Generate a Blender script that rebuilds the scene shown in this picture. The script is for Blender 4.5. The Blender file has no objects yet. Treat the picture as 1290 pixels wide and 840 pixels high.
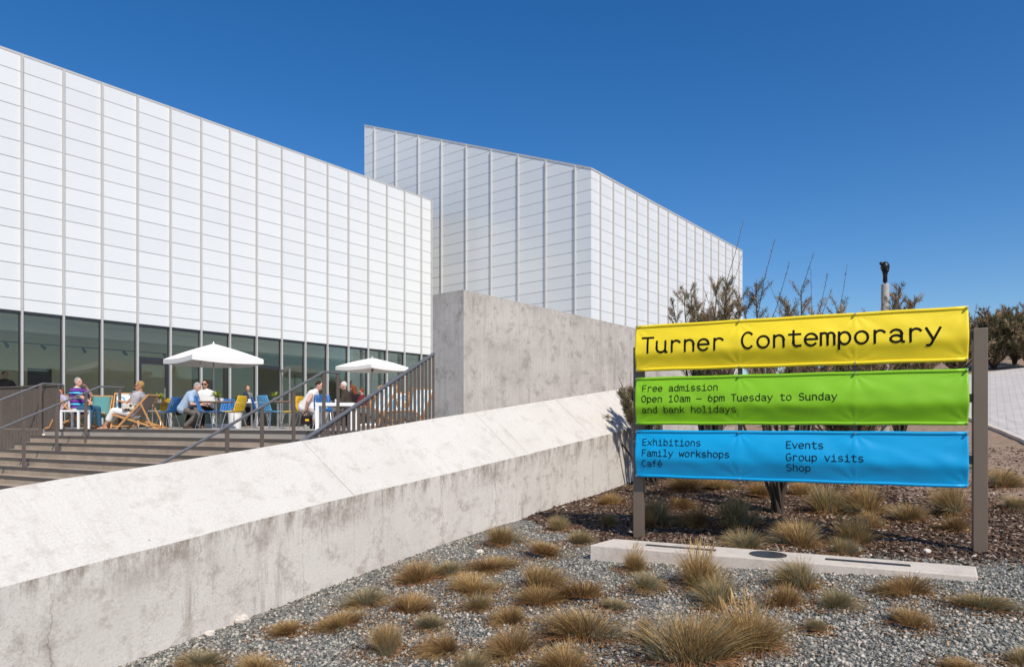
import bpy, bmesh, math, random
import numpy as np
from mathutils import Vector, Matrix, noise
R = math.radians
scene = bpy.context.scene
COL = scene.collection

# ------------------------------------------------------------------ camera, sky, sun, exposure
cam_d = bpy.data.cameras.new('camera'); cam = bpy.data.objects.new('camera', cam_d); COL.objects.link(cam)
cam.location = (0, 0, 0); cam.rotation_euler = (R(90), 0, 0)
cam_d.lens = 24.0; cam_d.sensor_width = 36.0; cam_d.shift_y = 0.0868
cam_d.clip_start = 0.05; cam_d.clip_end = 3000
scene.camera = cam
SUN_EL = R(46); SUN_AZ = (0.46, -0.888)                      # horizontal direction towards the sun
sl = bpy.data.lights.new('sun', 'SUN'); sun = bpy.data.objects.new('sun', sl); COL.objects.link(sun)
sl.energy = 4.3; sl.angle = R(0.53); sl.color = (1.0, 0.92, 0.80)
S = Vector((SUN_AZ[0]*math.cos(SUN_EL), SUN_AZ[1]*math.cos(SUN_EL), math.sin(SUN_EL))).normalized()
sun.rotation_euler = S.to_track_quat('Z', 'Y').to_euler()
world = bpy.data.worlds.new('World'); scene.world = world; world.use_nodes = True
wn = world.node_tree.nodes; wl = world.node_tree.links
bg = wn['Background']; sky = wn.new('ShaderNodeTexSky'); sky.sky_type = 'NISHITA'
sky.sun_disc = False; sky.sun_elevation = SUN_EL; sky.sun_rotation = math.atan2(SUN_AZ[0], SUN_AZ[1])
sky.air_density = 1.0; sky.dust_density = 0.7; sky.ozone_density = 3.0; sky.altitude = 0
hs = wn.new('ShaderNodeHueSaturation'); hs.inputs['Saturation'].default_value = 1.37; hs.inputs['Value'].default_value = 1.30; hs.inputs['Hue'].default_value = .506
wl.new(sky.outputs[0], hs.inputs['Color']); wl.new(hs.outputs[0], bg.inputs[0]); bg.inputs[1].default_value = 0.10
scene.view_settings.view_transform = 'Standard'; scene.view_settings.look = 'None'
scene.view_settings.exposure = 0.0; scene.view_settings.gamma = 1.0
scene.view_settings.use_curve_mapping = False

# ------------------------------------------------------------------ geometry helpers
F = 860.0
def P(u, v, D): return Vector(((u-645)/F*D, D, (532-v)/F*D))
class MB:
    def __init__(s): s.v = []; s.f = []; s.m = []; s.uv = {}
    def add(s, vs, fs, mi=0):
        o = len(s.v); s.v += [tuple(p) for p in vs]
        for f in fs: s.f.append(tuple(i+o for i in f)); s.m.append(mi)
    def frame(s, c, ax, ay, az, mi=0):          # box from half-axes
        c = Vector(c); ax = Vector(ax); ay = Vector(ay); az = Vector(az)
        vs = [c+ax*i+ay*j+az*k for k in (-1, 1) for j in (-1, 1) for i in (-1, 1)]
        s.add(vs, [(0,2,3,1),(4,5,7,6),(0,1,5,4),(2,6,7,3),(0,4,6,2),(1,3,7,5)], mi)
    def box(s, c, sx, sy, sz, mi=0): s.frame(c, (sx/2,0,0), (0,sy/2,0), (0,0,sz/2), mi)
    def beam(s, a, b, w, h, up=(0,0,1), mi=0):
        a = Vector(a); b = Vector(b); d = (b-a)
        if d.length < 1e-6: return
        up = Vector(up); x = d.cross(up)
        if x.length < 1e-5: x = d.cross(Vector((1,0,0)))
        x.normalize(); z = x.cross(d).normalized()
        s.frame((a+b)/2, d/2, x*w/2, z*h/2, mi)
    def tube(s, pts, rad, n=8, mi=0, cap=True):
        pts = [Vector(p) for p in pts]; k = len(pts)
        rad = rad if isinstance(rad, (list, tuple)) else [rad]*k
        vs = []; prev = None
        for i, p in enumerate(pts):
            d = (pts[min(i+1,k-1)]-pts[max(i-1,0)]).normalized()
            if prev is None:
                x = d.cross(Vector((0,0,1)))
                if x.length < 1e-3: x = d.cross(Vector((1,0,0)))
            else: x = prev - d*prev.dot(d)
            x.normalize(); prev = x; y = d.cross(x)
            for j in range(n):
                a = 2*math.pi*j/n; vs.append(p + x*math.cos(a)*rad[i] + y*math.sin(a)*rad[i])
        fs = [(i*n+j, i*n+(j+1)%n, (i+1)*n+(j+1)%n, (i+1)*n+j) for i in range(k-1) for j in range(n)]
        if cap: fs += [tuple(range(n))[::-1], tuple(range((k-1)*n, k*n))]
        s.add(vs, fs, mi)
    def lathe(s, c, prof, n=16, mi=0):
        c = Vector(c); vs = []
        for r, z in prof:
            for j in range(n):
                a = 2*math.pi*j/n; vs.append(c+Vector((r*math.cos(a), r*math.sin(a), z)))
        k = len(prof)
        fs = [(i*n+j, i*n+(j+1)%n, (i+1)*n+(j+1)%n, (i+1)*n+j) for i in range(k-1) for j in range(n)]
        fs += [tuple(range(n))[::-1], tuple(range((k-1)*n, k*n))]
        s.add(vs, fs, mi)
    def capsule(s, a, b, r0, r1, n=12, m=5):
        a = Vector(a); b = Vector(b); d = b-a
        L = max(d.length, 1e-4); d = d/L if d.length > 1e-5 else Vector((0,0,1))
        pts = []; rr = []
        for i in range(m):
            t = math.pi/2*(i/m); pts.append(a-d*r0*math.cos(t)); rr.append(max(r0*math.sin(t), 1e-3))
        pts += [a, b]; rr += [r0, r1]
        for i in range(m-1, -1, -1):
            t = math.pi/2*(i/m); pts.append(b+d*r1*math.cos(t)); rr.append(max(r1*math.sin(t), 1e-3))
        s.tube(pts, rr, n)
    def ell(s, c, rx, ry, rz, rot=None, n=16, m=10, mi=0):
        c = Vector(c); vs = []; rot = rot or Matrix.Identity(3)
        for i in range(m+1):
            t = math.pi*i/m
            for j in range(n):
                a = 2*math.pi*j/n
                q = Vector((rx*max(math.sin(t),.02)*math.cos(a), ry*max(math.sin(t),.02)*math.sin(a), rz*math.cos(t)))
                vs.append(c+rot@q)
        fs = [(i*n+j, (i+1)*n+j, (i+1)*n+(j+1)%n, i*n+(j+1)%n) for i in range(m) for j in range(n)]
        fs += [tuple(range(n)), tuple(range(m*n, (m+1)*n))[::-1]]
        s.add(vs, fs, mi)
    def mesh(s, name, mats, smooth=False):
        me = bpy.data.meshes.new(name); me.from_pydata(s.v, [], s.f); me.update()
        for m in (mats if isinstance(mats, (list, tuple)) else [mats]): me.materials.append(m)
        if any(s.m): me.polygons.foreach_set('material_index', s.m)
        if smooth: me.polygons.foreach_set('use_smooth', [True]*len(me.polygons))
        return me
    def build(s, name, mats, parent=None, smooth=False, bevel=0, loc=None):
        o = bpy.data.objects.new(name, s.mesh(name, mats, smooth)); COL.objects.link(o)
        if parent is not None: o.parent = parent
        if loc is not None: o.location = loc
        if bevel:
            b = o.modifiers.new('b', 'BEVEL'); b.width = bevel; b.segments = 2; b.limit_method = 'ANGLE'; b.angle_limit = R(40)
        return o
def tag(o, label=None, cat=None, group=None, kind=None):
    if label: o['label'] = label
    if cat: o['category'] = cat
    if group: o['group'] = group
    if kind: o['kind'] = kind
    return o
def thing(name, label, cat, loc=(0,0,0), rz=0, group=None):
    o = bpy.data.objects.new(name, None); COL.objects.link(o); o.empty_display_size = .2
    o.location = loc; o.rotation_euler = (0,0,rz); return tag(o, label, cat, group)
def struct(o): o['kind'] = 'structure'; return o
def copy_tree(o, parent=None):
    c = o.copy(); COL.objects.link(c)
    if parent is not None: c.parent = parent
    for ch in list(o.children): copy_tree(ch, c)
    return c
def smooth_by_angle(o, a=40):
    me = o.data; me.polygons.foreach_set('use_smooth', [True]*len(me.polygons))
    bm = bmesh.new(); bm.from_mesh(me)
    for e in bm.edges:
        if len(e.link_faces) == 2 and e.calc_face_angle(0) > R(a): e.smooth = False
    bm.to_mesh(me); bm.free(); return o

# ------------------------------------------------------------------ materials
class NT:
    def __init__(s, name):
        s.mat = bpy.data.materials.new(name); s.mat.use_nodes = True
        s.t = s.mat.node_tree; s.b = s.t.nodes['Principled BSDF']; s.out = s.t.nodes['Material Output']
    def n(s, typ, **kw):
        nd = s.t.nodes.new('ShaderNode'+typ)
        for k, v in kw.items():
            if k[0] == '_': setattr(nd, k[1:], v)
            else:
                key = int(k[1:]) if k[0] == 'i' and k[1:].isdigit() else k.replace('__', ' ')
                if isinstance(v, bpy.types.NodeSocket): s.t.links.new(v, nd.inputs[key])
                else: nd.inputs[key].default_value = v
        return nd
    def link(s, a, b): s.t.links.new(a, b)
    def math(s, op, a, b=0.0, c=None, clamp=False):
        nd = s.t.nodes.new('ShaderNodeMath'); nd.operation = op; nd.use_clamp = clamp
        for i, v in enumerate((a, b, c)):
            if v is None: continue
            if isinstance(v, bpy.types.NodeSocket): s.link(v, nd.inputs[i])
            else: nd.inputs[i].default_value = v
        return nd.outputs[0]
    def ramp(s, fac, stops, interp='LINEAR'):
        nd = s.t.nodes.new('ShaderNodeValToRGB'); s.link(fac, nd.inputs[0]); cr = nd.color_ramp; cr.interpolation = interp
        while len(cr.elements) < len(stops): cr.elements.new(0.5)
        for e, (p, c) in zip(cr.elements, stops):
            e.position = p; e.color = (c, c, c, 1) if isinstance(c, (int, float)) else (*c, 1)
        return nd.outputs[0]
    def mix(s, fac, a, b, mode='MIX'):
        nd = s.t.nodes.new('ShaderNodeMix'); nd.data_type = 'RGBA'; nd.blend_type = mode
        for idx, v in ((0, fac), (6, a), (7, b)):
            if isinstance(v, bpy.types.NodeSocket): s.link(v, nd.inputs[idx])
            elif isinstance(v, (int, float)): nd.inputs[idx].default_value = v if idx == 0 else (v, v, v, 1)
            else: nd.inputs[idx].default_value = (*v, 1)
        return nd.outputs[2]
    def noise(s, vec, scale, detail=4, rough=.55, out=0):
        nd = s.n('TexNoise', Scale=scale, Detail=detail, Roughness=rough)
        if vec is not None: s.link(vec, nd.inputs['Vector'])
        return nd.outputs[out]
    def mapping(s, vec, scale=(1,1,1), loc=(0,0,0), rot=(0,0,0)):
        nd = s.n('Mapping', Vector=vec); nd.inputs['Scale'].default_value = scale
        nd.inputs['Location'].default_value = loc; nd.inputs['Rotation'].default_value = rot; return nd.outputs[0]
    def bump(s, h, strength=.3, dist=.01, normal=None):
        nd = s.n('Bump', Height=h, Strength=strength, Distance=dist)
        if normal is not None: s.link(normal, nd.inputs['Normal'])
        s.link(nd.outputs[0], s.b.inputs['Normal']); return nd.outputs[0]
    def done(s, col=None, rough=.6, metal=0, spec=.5):
        b = s.b.inputs
        if col is not None:
            if isinstance(col, bpy.types.NodeSocket): s.link(col, b['Base Color'])
            else: b['Base Color'].default_value = (*col, 1)
        if isinstance(rough, bpy.types.NodeSocket): s.link(rough, b['Roughness'])
        else: b['Roughness'].default_value = rough
        b['Metallic'].default_value = metal; b['Specular IOR Level'].default_value = spec
        return s.mat
def simple(name, col, rough=.6, metal=0, var=.15, scale=8, spec=.5, bump=0):
    k = NT(name); tc = k.n('TexCoord').outputs['Object']
    nz = k.noise(tc, scale, 5)
    f = k.ramp(nz, [(.3, 1-var), (.7, 1+var)]) if False else k.math('MULTIPLY_ADD', nz, 2*var, 1-var)
    c = k.mix(1.0, col, f, 'MULTIPLY')
    if bump: k.bump(k.noise(tc, scale*8, 3), bump, .004)
    return k.done(c, rough, metal, spec)
def vcol(name, rough=.7, spec=.2, trans=0.0):
    k = NT(name); a = k.n('VertexColor'); a.layer_name = 'Col'
    m = k.done(a.outputs[0], rough, 0, spec)
    if trans:
        t = k.n('BsdfTranslucent', Color=a.outputs[0]); mx = k.n('MixShader', Fac=trans)
        k.link(k.b.outputs[0], mx.inputs[1]); k.link(t.outputs[0], mx.inputs[2]); k.link(mx.outputs[0], k.out.inputs[0])
    return m

def concrete(name, base, dark, stain, uvmap=True, streak=.6, pores=.5, top=.5, board=.25, cracks=False, patch=.6, speck=.55):
    k = NT(name); tc = k.n('TexCoord'); vec = tc.outputs['UV'] if uvmap else tc.outputs['Object']
    big = k.noise(vec, .75, 14, .74); mid = k.noise(vec, 3.1, 14, .78); fine = k.noise(vec, 40, 5, .65)
    c = k.mix(k.math('MULTIPLY', k.ramp(big, [(.44, 0), (.62, 1)]), patch), base, dark)
    c = k.mix(k.math('MULTIPLY', k.ramp(mid, [(.51, 0), (.62, 1)]), patch), c, stain)
    st = k.noise(k.mapping(vec, (3.2, .32, 1)), 1.6, 12, .75); sx = k.n('SeparateXYZ', Vector=vec)
    gate = k.ramp(k.noise(vec, .55, 3), [(.45, 0), (.60, 1)])
    c = k.mix(k.math('MULTIPLY', k.math('MULTIPLY', k.ramp(st, [(.52, 0), (.64, 1)]), gate), streak), c, stain)
    if top:                                            # weathering under the top arris (v = 0 at the arris, falling below)
        dn = k.math('ADD', k.math('MULTIPLY', sx.outputs[1], 2.6), 1.0, clamp=True)
        tnz = k.ramp(k.noise(k.mapping(vec, (2.6, .8, 1)), 1.7, 14, .8), [(.46, 0), (.58, 1)])
        c = k.mix(k.math('MULTIPLY', k.math('MULTIPLY', dn, tnz), top), c, stain)
    if board:
        bd = k.noise(k.mapping(vec, (26, .25, 1)), 1.0, 4, .6)
        c = k.mix(k.math('MULTIPLY', k.ramp(bd, [(.45, 0), (.75, 1)]), board), c, dark)
    vor = k.n('TexVoronoi', Scale=8.0, Vector=vec)
    pr = k.math('MULTIPLY', k.ramp(vor.outputs['Distance'], [(.04, 1), (.075, 0)]), k.ramp(k.noise(vec, 1.9, 2), [(.52, 0), (.60, 1)]))
    c = k.mix(k.math('MULTIPLY', pr, pores), c, (.10, .085, .07))
    spk = k.math('MULTIPLY', k.ramp(k.noise(vec, 62, 3, .7), [(.56, 0), (.66, 1)]), k.ramp(k.noise(vec, 1.1, 8, .7), [(.42, .12), (.60, 1)]))
    c = k.mix(k.math('MULTIPLY', spk, speck), c, stain)
    c = k.mix(.25, c, k.ramp(fine, [(.3, .35), (.7, 1.0)]), 'MULTIPLY')
    if cracks:                                         # thin wandering shrinkage cracks, bleeding brown in places
        wob = k.math('ADD', k.math('MULTIPLY_ADD', k.noise(vec, 1.6, 9, .72), .34, sx.outputs[0]), 0.0)
        fr_ = k.math('ABSOLUTE', k.math('SUBTRACT', k.math('FRACT', k.math('MULTIPLY', wob, .83)), .5))
        gt = k.ramp(k.noise(k.mapping(vec, (1.0, .8, 1)), 1.5, 5, .65), [(.42, 0), (.50, 1)])
        gt = k.math('MULTIPLY', gt, k.math('LESS_THAN', sx.outputs[0], 29.0))
        bl = k.ramp(k.noise(vec, 2.2, 8, .7), [(.52, 0), (.66, 1)])
        c = k.mix(k.math('MULTIPLY', k.math('MULTIPLY', k.math('MULTIPLY', k.ramp(fr_, [(.0, 1), (.05, 0)]), gt), bl), .8), c, stain)
        c = k.mix(k.math('MULTIPLY', k.math('MULTIPLY', k.ramp(fr_, [(.0015, 1), (.006, 0)]), gt), .55), c, (.13, .10, .075))
    h = k.math('ADD', k.math('MULTIPLY', fine, .5), k.math('ADD', mid, k.math('MULTIPLY', pr, -2.0)))
    k.bump(h, .22, .010)
    return k.done(c, .88, 0, .25)

M = {}
M['conc_top'] = concrete('pale_concrete', (.685, .655, .60), (.61, .575, .52), (.44, .385, .33), streak=.4, pores=.9, top=0, board=0, patch=.45, speck=.6)
M['conc_face'] = concrete('weathered_concrete', (.72, .675, .62), (.58, .535, .485), (.27, .22, .175), streak=.6, pores=.7, top=.95, board=.05, cracks=True, patch=.55, speck=.7)
M['conc_tall'] = concrete('board_marked_concrete', (.63, .585, .535), (.44, .405, .37), (.28, .245, .215), streak=.7, pores=.6, top=.5, board=.7, patch=.7, speck=.95)
M['conc_obj'] = concrete('plinth_concrete', (.70, .62, .54), (.60, .53, .455), (.38, .32, .26), uvmap=False, streak=.2, pores=.3, top=0, board=0, patch=.4)
k = NT('stair_concrete'); tc = k.n('TexCoord').outputs['Object']
M['stair'] = k.done(k.mix(k.ramp(k.noise(tc, 2.2, 6, .7), [(.35, 0), (.7, 1)]), (.42, .345, .27), (.28, .225, .175)), .85, 0, .2)
M['nosing'] = simple('dark_nosing', (.085, .072, .063), .55, 0, .25, 3)
# gravel / mulch / soil ground
def ground_mat():
    k = NT('gravel_and_mulch'); tc = k.n('TexCoord').outputs['Object']
    v = k.n('TexVoronoi', Scale=46.0, Vector=tc); v2 = k.n('TexVoronoi', Scale=46.0, Vector=tc); v2.feature = 'DISTANCE_TO_EDGE'
    sep = k.n('SeparateColor', Color=v.outputs['Color'])
    g = k.ramp(sep.outputs[0], [(0, (.07, .074, .07)), (.25, (.16, .167, .158)), (.55, (.29, .295, .275)), (.8, (.40, .395, .365)), (.93, (.48, .39, .30)), (1, (.72, .67, .60))])
    gap = k.ramp(v2.outputs['Distance'], [(0, .12), (.10, 1)])
    g = k.mix(1.0, g, gap, 'MULTIPLY')
    g = k.mix(k.math('MULTIPLY', k.ramp(k.noise(tc, 1.1, 5, .7), [(.55, 0), (.72, 1)]), .55), g, (.24, .16, .105))
    mv = k.n('TexVoronoi', Scale=30.0, Vector=k.mapping(k.mix(.06, tc, k.n('TexNoise', Scale=9.0, Vector=tc).outputs[1]), (1, 1.9, 1)))
    ms = k.n('SeparateColor', Color=mv.outputs['Color'])
    mu = k.ramp(ms.outputs[0], [(0, (.018, .012, .009)), (.4, (.06, .038, .026)), (.75, (.12, .08, .055)), (.92, (.22, .16, .115)), (1, (.42, .36, .30))])
    so = k.mix(k.ramp(k.noise(tc, 7, 6, .7), [(.35, 0), (.68, 1)]), (.46, .33, .235), (.27, .185, .125))
    a = k.n('VertexColor'); a.layer_name = 'Zone'; z = k.n('SeparateColor', Color=a.outputs[0])
    wob = k.math('MULTIPLY_ADD', k.noise(tc, 5, 5, .7), 1.2, -.6)
    f1 = k.ramp(k.math('ADD', z.outputs[0], wob), [(.42, 0), (.58, 1)]); f2 = k.ramp(k.math('ADD', z.outputs[1], wob), [(.35, 0), (.65, 1)])
    c = k.mix(f1, g, mu); c = k.mix(f2, c, so)
    h = k.math('MULTIPLY', k.mix(f1, v2.outputs['Distance'], mv.outputs['Distance']), 1.0)
    k.bump(h, .9, .03); return k.done(c, .9, 0, .2)
M['ground'] = ground_mat()
def island_ramp(name, stops, rough=.85, spec=.25):
    k = NT(name); g = k.n('NewGeometry'); return k.done(k.ramp(g.outputs['Random Per Island'], stops), rough, 0, spec)
M['stones'] = island_ramp('grey_gravel', [(0, (.06, .06, .05)), (.3, (.175, .172, .15)), (.6, (.33, .32, .275)), (.84, (.45, .43, .37)), (.94, (.52, .42, .33)), (1, (.62, .57, .50))])
M['chips'] = island_ramp('bark_chips', [(0, (.032, .019, .012)), (.4, (.095, .055, .036)), (.75, (.20, .12, .08)), (.92, (.31, .23, .17)), (1, (.58, .50, .42))])
# building
k = NT('white_glass_panel'); gi = k.n('NewGeometry').outputs['Random Per Island']; tc = k.n('TexCoord').outputs['Object']
c = k.mix(gi, (.715, .735, .735), (.755, .77, .765)); c = k.mix(k.math('MULTIPLY', k.noise(tc, .8, 4, .6), .14), c, (.56, .57, .56))
M['panel'] = k.done(c, .22, 0, .8)
M['joint'] = simple('facade_joint', (.46, .46, .45), .7, 0, .1, 2)
M['mullion'] = simple('mullion_metal', (.52, .51, .49), .5, .1, .08, 3)
M['alu'] = simple('dark_window_frame', (.035, .036, .042), .4, .2, .1, 3)
M['white'] = simple('white_paint', (.80, .80, .785), .45, 0, .05, 4)
k = NT('window_glass'); k.t.nodes.remove(k.b)
tr = k.n('BsdfTransparent', Color=(.93, .95, .92, 1)); gl = k.n('BsdfGlossy', Color=(.86, .95, .93, 1), Roughness=0.0)
fr = k.n('Fresnel', IOR=1.6); mx = k.n('MixShader', Fac=k.math('MULTIPLY_ADD', fr.outputs[0], .70, .01, clamp=True))
k.link(tr.outputs[0], mx.inputs[1]); k.link(gl.outputs[0], mx.inputs[2]); k.link(mx.outputs[0], k.out.inputs[0]); M['glass'] = k.mat
M['inner'] = simple('interior_plaster', (.74, .68, .54), .9, 0, .15, .6)
M['innerdark'] = simple('interior_dark', (.30, .31, .27), .9, 0, .2, .6)
M['ceil'] = simple('interior_ceiling', (.78, .76, .70), .9, 0, .05, 1)
M['deck'] = simple('terrace_paving', (.36, .33, .29), .85, 0, .2, 2.5)
M['rail'] = simple('handrail_steel', (.20, .20, .205), .4, .45, .12, 5)
M['slat'] = simple('brown_slat', (.125, .10, .085), .6, 0, .25, 5)
M['post'] = simple('bronze_anodised_post', (.185, .14, .105), .45, .25, .10, 4)
M['black'] = simple('black_metal', (.012, .012, .013), .4, .3, .2, 5)
M['darkrubber'] = simple('dark_lens', (.035, .037, .04), .35, 0, .3, 9)
M['steel'] = simple('bright_steel', (.62, .62, .62), .25, .95, .05, 5)
M['pole'] = simple('umbrella_pole', (.45, .43, .40), .4, .6, .05, 5)
M['canopy'] = simple('white_canvas', (.80, .79, .76), .85, 0, .04, 6, .2)
M['wood'] = simple('oiled_beech', (.55, .27, .09), .5, 0, .25, 12)
M['wooddark'] = simple('brown_table_top', (.20, .13, .085), .5, 0, .2, 6)
M['blue'] = simple('blue_shell_plastic', (.02, .17, .48), .4, 0, .06, 5)
M['lightblue'] = simple('pale_blue_shell_plastic', (.10, .36, .62), .4, 0, .06, 5)
M['yellow'] = simple('yellow_shell_plastic', (.83, .52, .015), .4, 0, .06, 5)
M['wicker'] = simple('grey_woven_plastic', (.33, .33, .32), .7, 0, .35, 60)
M['text'] = simple('black_print', (.008, .008, .009), .8, 0, .1, 5, .08)
def banner_mat(name, col):
    k = NT(name); tc = k.n('TexCoord').outputs['Object']
    c = k.mix(1.0, col, k.math('MULTIPLY_ADD', k.noise(tc, 3, 5, .6), .14, .93), 'MULTIPLY')
    k.bump(k.noise(k.mapping(tc, (2, 2, 2)), 3.5, 5, .55), .22, .010)
    return k.done(c, .42, 0, .4)
M['by'] = banner_mat('yellow_vinyl', (.86, .66, .02)); M['bg'] = banner_mat('green_vinyl', (.22, .50, .012)); M['bb'] = banner_mat('blue_vinyl', (.0, .32, .64))
M['grass'] = vcol('fescue_blades', .75, .15, .25)
M['leaf'] = vcol('tamarisk_foliage', .8, .1, .2)
M['bark'] = simple('dark_bark', (.06, .045, .035), .9, 0, .3, 20)

# ------------------------------------------------------------------ terrain
def softplus(x, k=1.0): return math.log1p(math.exp(min(x*k, 40)))/k
BL, BR_ = Vector((1.236, 8.30)), Vector((4.55, 6.70)); LD = (BR_-BL).normalized(); LN = Vector((-LD.y, LD.x))
if LN.y < 0: LN = -LN
def gz(x, y):
    xx = max(-30, min(38, x)); yy = max(-25, min(48, y))
    z = -2.0 + .06*xx + .0453*yy
    d = (xx-12.5)*.7 + (yy-17)*.7
    z += .084*softplus(d, .6)
    z += .018*noise.noise(Vector((x*.9, y*.9, 3.1))) + .010*noise.noise(Vector((x*2.6, y*2.6, 7.7)))
    return z
def ground_hit(u, v, d0=2.5, d1=90):
    n = 900; prev = None
    for i in range(n+1):
        D = d0*(d1/d0)**(i/n); p = P(u, v, D)
        if p.z <= gz(p.x, p.y): return Vector((p.x, p.y, gz(p.x, p.y)))
    return None
def zones(x, y):
    h = (x-BL.x)*LN.x + (y-BL.y)*LN.y
    th = .28 + max(0, 1.15-x)*1.45
    m = max(0, min(1, (h-th)/.7+.5))
    s = max(0, min(1, (h-2.6)/1.4))*max(0, min(1, (x-5.2)/2.0))
    if y > 24: s = 1
    return m, s
xs = np.unique(np.concatenate([np.linspace(-900, -40, 14), np.linspace(-40, -6, 30), np.linspace(-6, 16, 190), np.linspace(16, 45, 40), np.linspace(45, 900, 14)]))
ys = np.unique(np.concatenate([np.linspace(-900, -20, 12), np.linspace(-20, 2, 20), np.linspace(2, 18, 170), np.linspace(18, 60, 60), np.linspace(60, 1200, 14)]))
gm = MB(); nx, ny = len(xs), len(ys)
gm.v = [(x, y, gz(x, y)) for y in ys for x in xs]
gm.f = [(j*nx+i, j*nx+i+1, (j+1)*nx+i+1, (j+1)*nx+i) for j in range(ny-1) for i in range(nx-1)]; gm.m = [0]*len(gm.f)
ground = gm.build('ground', M['ground'], smooth=True); struct(ground)
ca = ground.data.color_attributes.new('Zone', 'FLOAT_COLOR', 'POINT')
ca.data.foreach_set('color', [c for p in gm.v for c in (*zones(p[0], p[1]), 0, 1)])

# loose stones and bark chips lying on it (uncountable)
def scatter(name, pts, smin, smax, flat, elong, mat, seed, lift):
    rg = np.random.default_rng(seed); n = len(pts)
    base = np.array([(1,0,0),(-1,0,0),(0,1,0),(0,-1,0),(0,0,1),(0,0,-1)], float)
    tri = np.array([(0,2,4),(2,1,4),(1,3,4),(3,0,4),(2,0,5),(1,2,5),(3,1,5),(0,3,5)])
    s = smin+(smax-smin)*rg.random(n)**2.8
    v = base[None]*(1+.45*(rg.random((n, 6, 1))-.5)) + .25*(rg.random((n, 6, 3))-.5)
    v *= np.stack([s*elong, s*(.7+.3*rg.random(n)), s*flat], 1)[:, None]
    tz = rg.normal(0, .35, n); c, sn = np.cos(tz), np.sin(tz)
    x, z = v[..., 0]*c[:, None]-v[..., 2]*sn[:, None], v[..., 0]*sn[:, None]+v[..., 2]*c[:, None]
    a = rg.random(n)*2*np.pi; c, sn = np.cos(a), np.sin(a); y = v[..., 1]
    v = np.stack([x*c[:, None]-y*sn[:, None], x*sn[:, None]+y*c[:, None], z], -1)
    v += np.array(pts)[:, None]; v[..., 2] += (s*flat*lift)[:, None]
    me = bpy.data.meshes.new(name); f = (tri[None]+6*np.arange(n)[:, None, None]).reshape(-1, 3)
    me.vertices.add(n*6); me.vertices.foreach_set('co', v.ravel())
    me.loops.add(len(f)*3); me.loops.foreach_set('vertex_index', f.ravel().astype(np.int32))
    me.polygons.add(len(f)); me.polygons.foreach_set('loop_start', np.arange(0, len(f)*3, 3, dtype=np.int32))
    me.update(calc_edges=True); me.materials.append(mat)
    o = bpy.data.objects.new(name, me); COL.objects.link(o); o['kind'] = 'stuff'; return o
rng = random.Random(5); ps, pc = [], []
def wall_x(y): return -3.12+.578*(y-5.42) if y < 9 else -1.047+.707*(y-9)
while len(ps) < 64000:
    D = 3.6+6.6*rng.random()**1.35; q = rng.uniform(-.62, .80); x = q*D
    if x < wall_x(D)-.05: continue
    m, s = zones(x, D)
    if rng.random() < m*.97 or s > .5: continue
    ps.append((x, D, gz(x, D)))
while len(pc) < 26000:
    D = 6.2+9.5*rng.random()**1.2; q = rng.uniform(-.1, .86); x = q*D
    if x < wall_x(D): continue
    m, s = zones(x, D)
    if rng.random() > m or rng.random() < s*.75: continue
    pc.append((x, D, gz(x, D)))
scatter('gravel', ps, .006, .024, .75, 1.1, M['stones'], 1, .25)
scatter('bark_mulch', pc, .012, .042, .3, 1.5, M['chips'], 2, .6)

# ------------------------------------------------------------------ path on the right
def ghc(u, v): 
    p = ground_hit(u, v, 3, 70); return p if p else P(u, v, 60)
near = [(1560, 690), (1420, 615), (1350, 583), (1290, 557), (1266, 546.5), (1243, 537), (1222, 529), (1190, 517)]
far = [(1650, 452), (1450, 456), (1370, 459), (1300, 463), (1270, 466), (1243, 469), (1222, 472), (1190, 478)]
nearp = [ghc(*p) for p in near]; farp = [ghc(*p) for p in far]
for i in range(1, len(nearp)-1): pass
pm = MB(); K = 24
for a, b in zip(nearp, farp):
    for i in range(K+1):
        p = a.lerp(b, (i/K)**1.3); pm.v.append((p.x, p.y, gz(p.x, p.y)+.03))
pm.f = [(r*(K+1)+i, (r+1)*(K+1)+i, (r+1)*(K+1)+i+1, r*(K+1)+i+1) for r in range(len(near)-1) for i in range(K)]; pm.m = [0]*len(pm.f)
k = NT('pale_paving_setts'); tc = k.n('TexCoord').outputs['Object']
br = k.n('TexBrick', Vector=k.mapping(tc, (1, 1, 1), rot=(0, 0, R(35))), Scale=1.3, Mortar__Size=.016)
for n_, v_ in (('Color1', (.60, .56, .52, 1)), ('Color2', (.50, .46, .425, 1)), ('Mortar', (.27, .24, .22, 1))): br.inputs[n_].default_value = v_
c = k.mix(.3, br.outputs[0], k.ramp(k.noise(tc, 1.3, 5), [(.3, (.50, .47, .43)), (.7, (.64, .60, .56))]))
path = pm.build('path', k.done(c, .85, 0, .2)); struct(path)
kb = MB()
for a, b in zip(nearp[:-1], nearp[1:]):
    for j in range(4):
        p, q = a.lerp(b, j/4), a.lerp(b, (j+1)/4)
        p = Vector((p.x, p.y, gz(p.x, p.y)+.02)); q = Vector((q.x, q.y, gz(q.x, q.y)+.02)); kb.beam(p, q, .12, .12)
struct(kb.build('path_kerb', M['conc_obj']))

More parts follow.
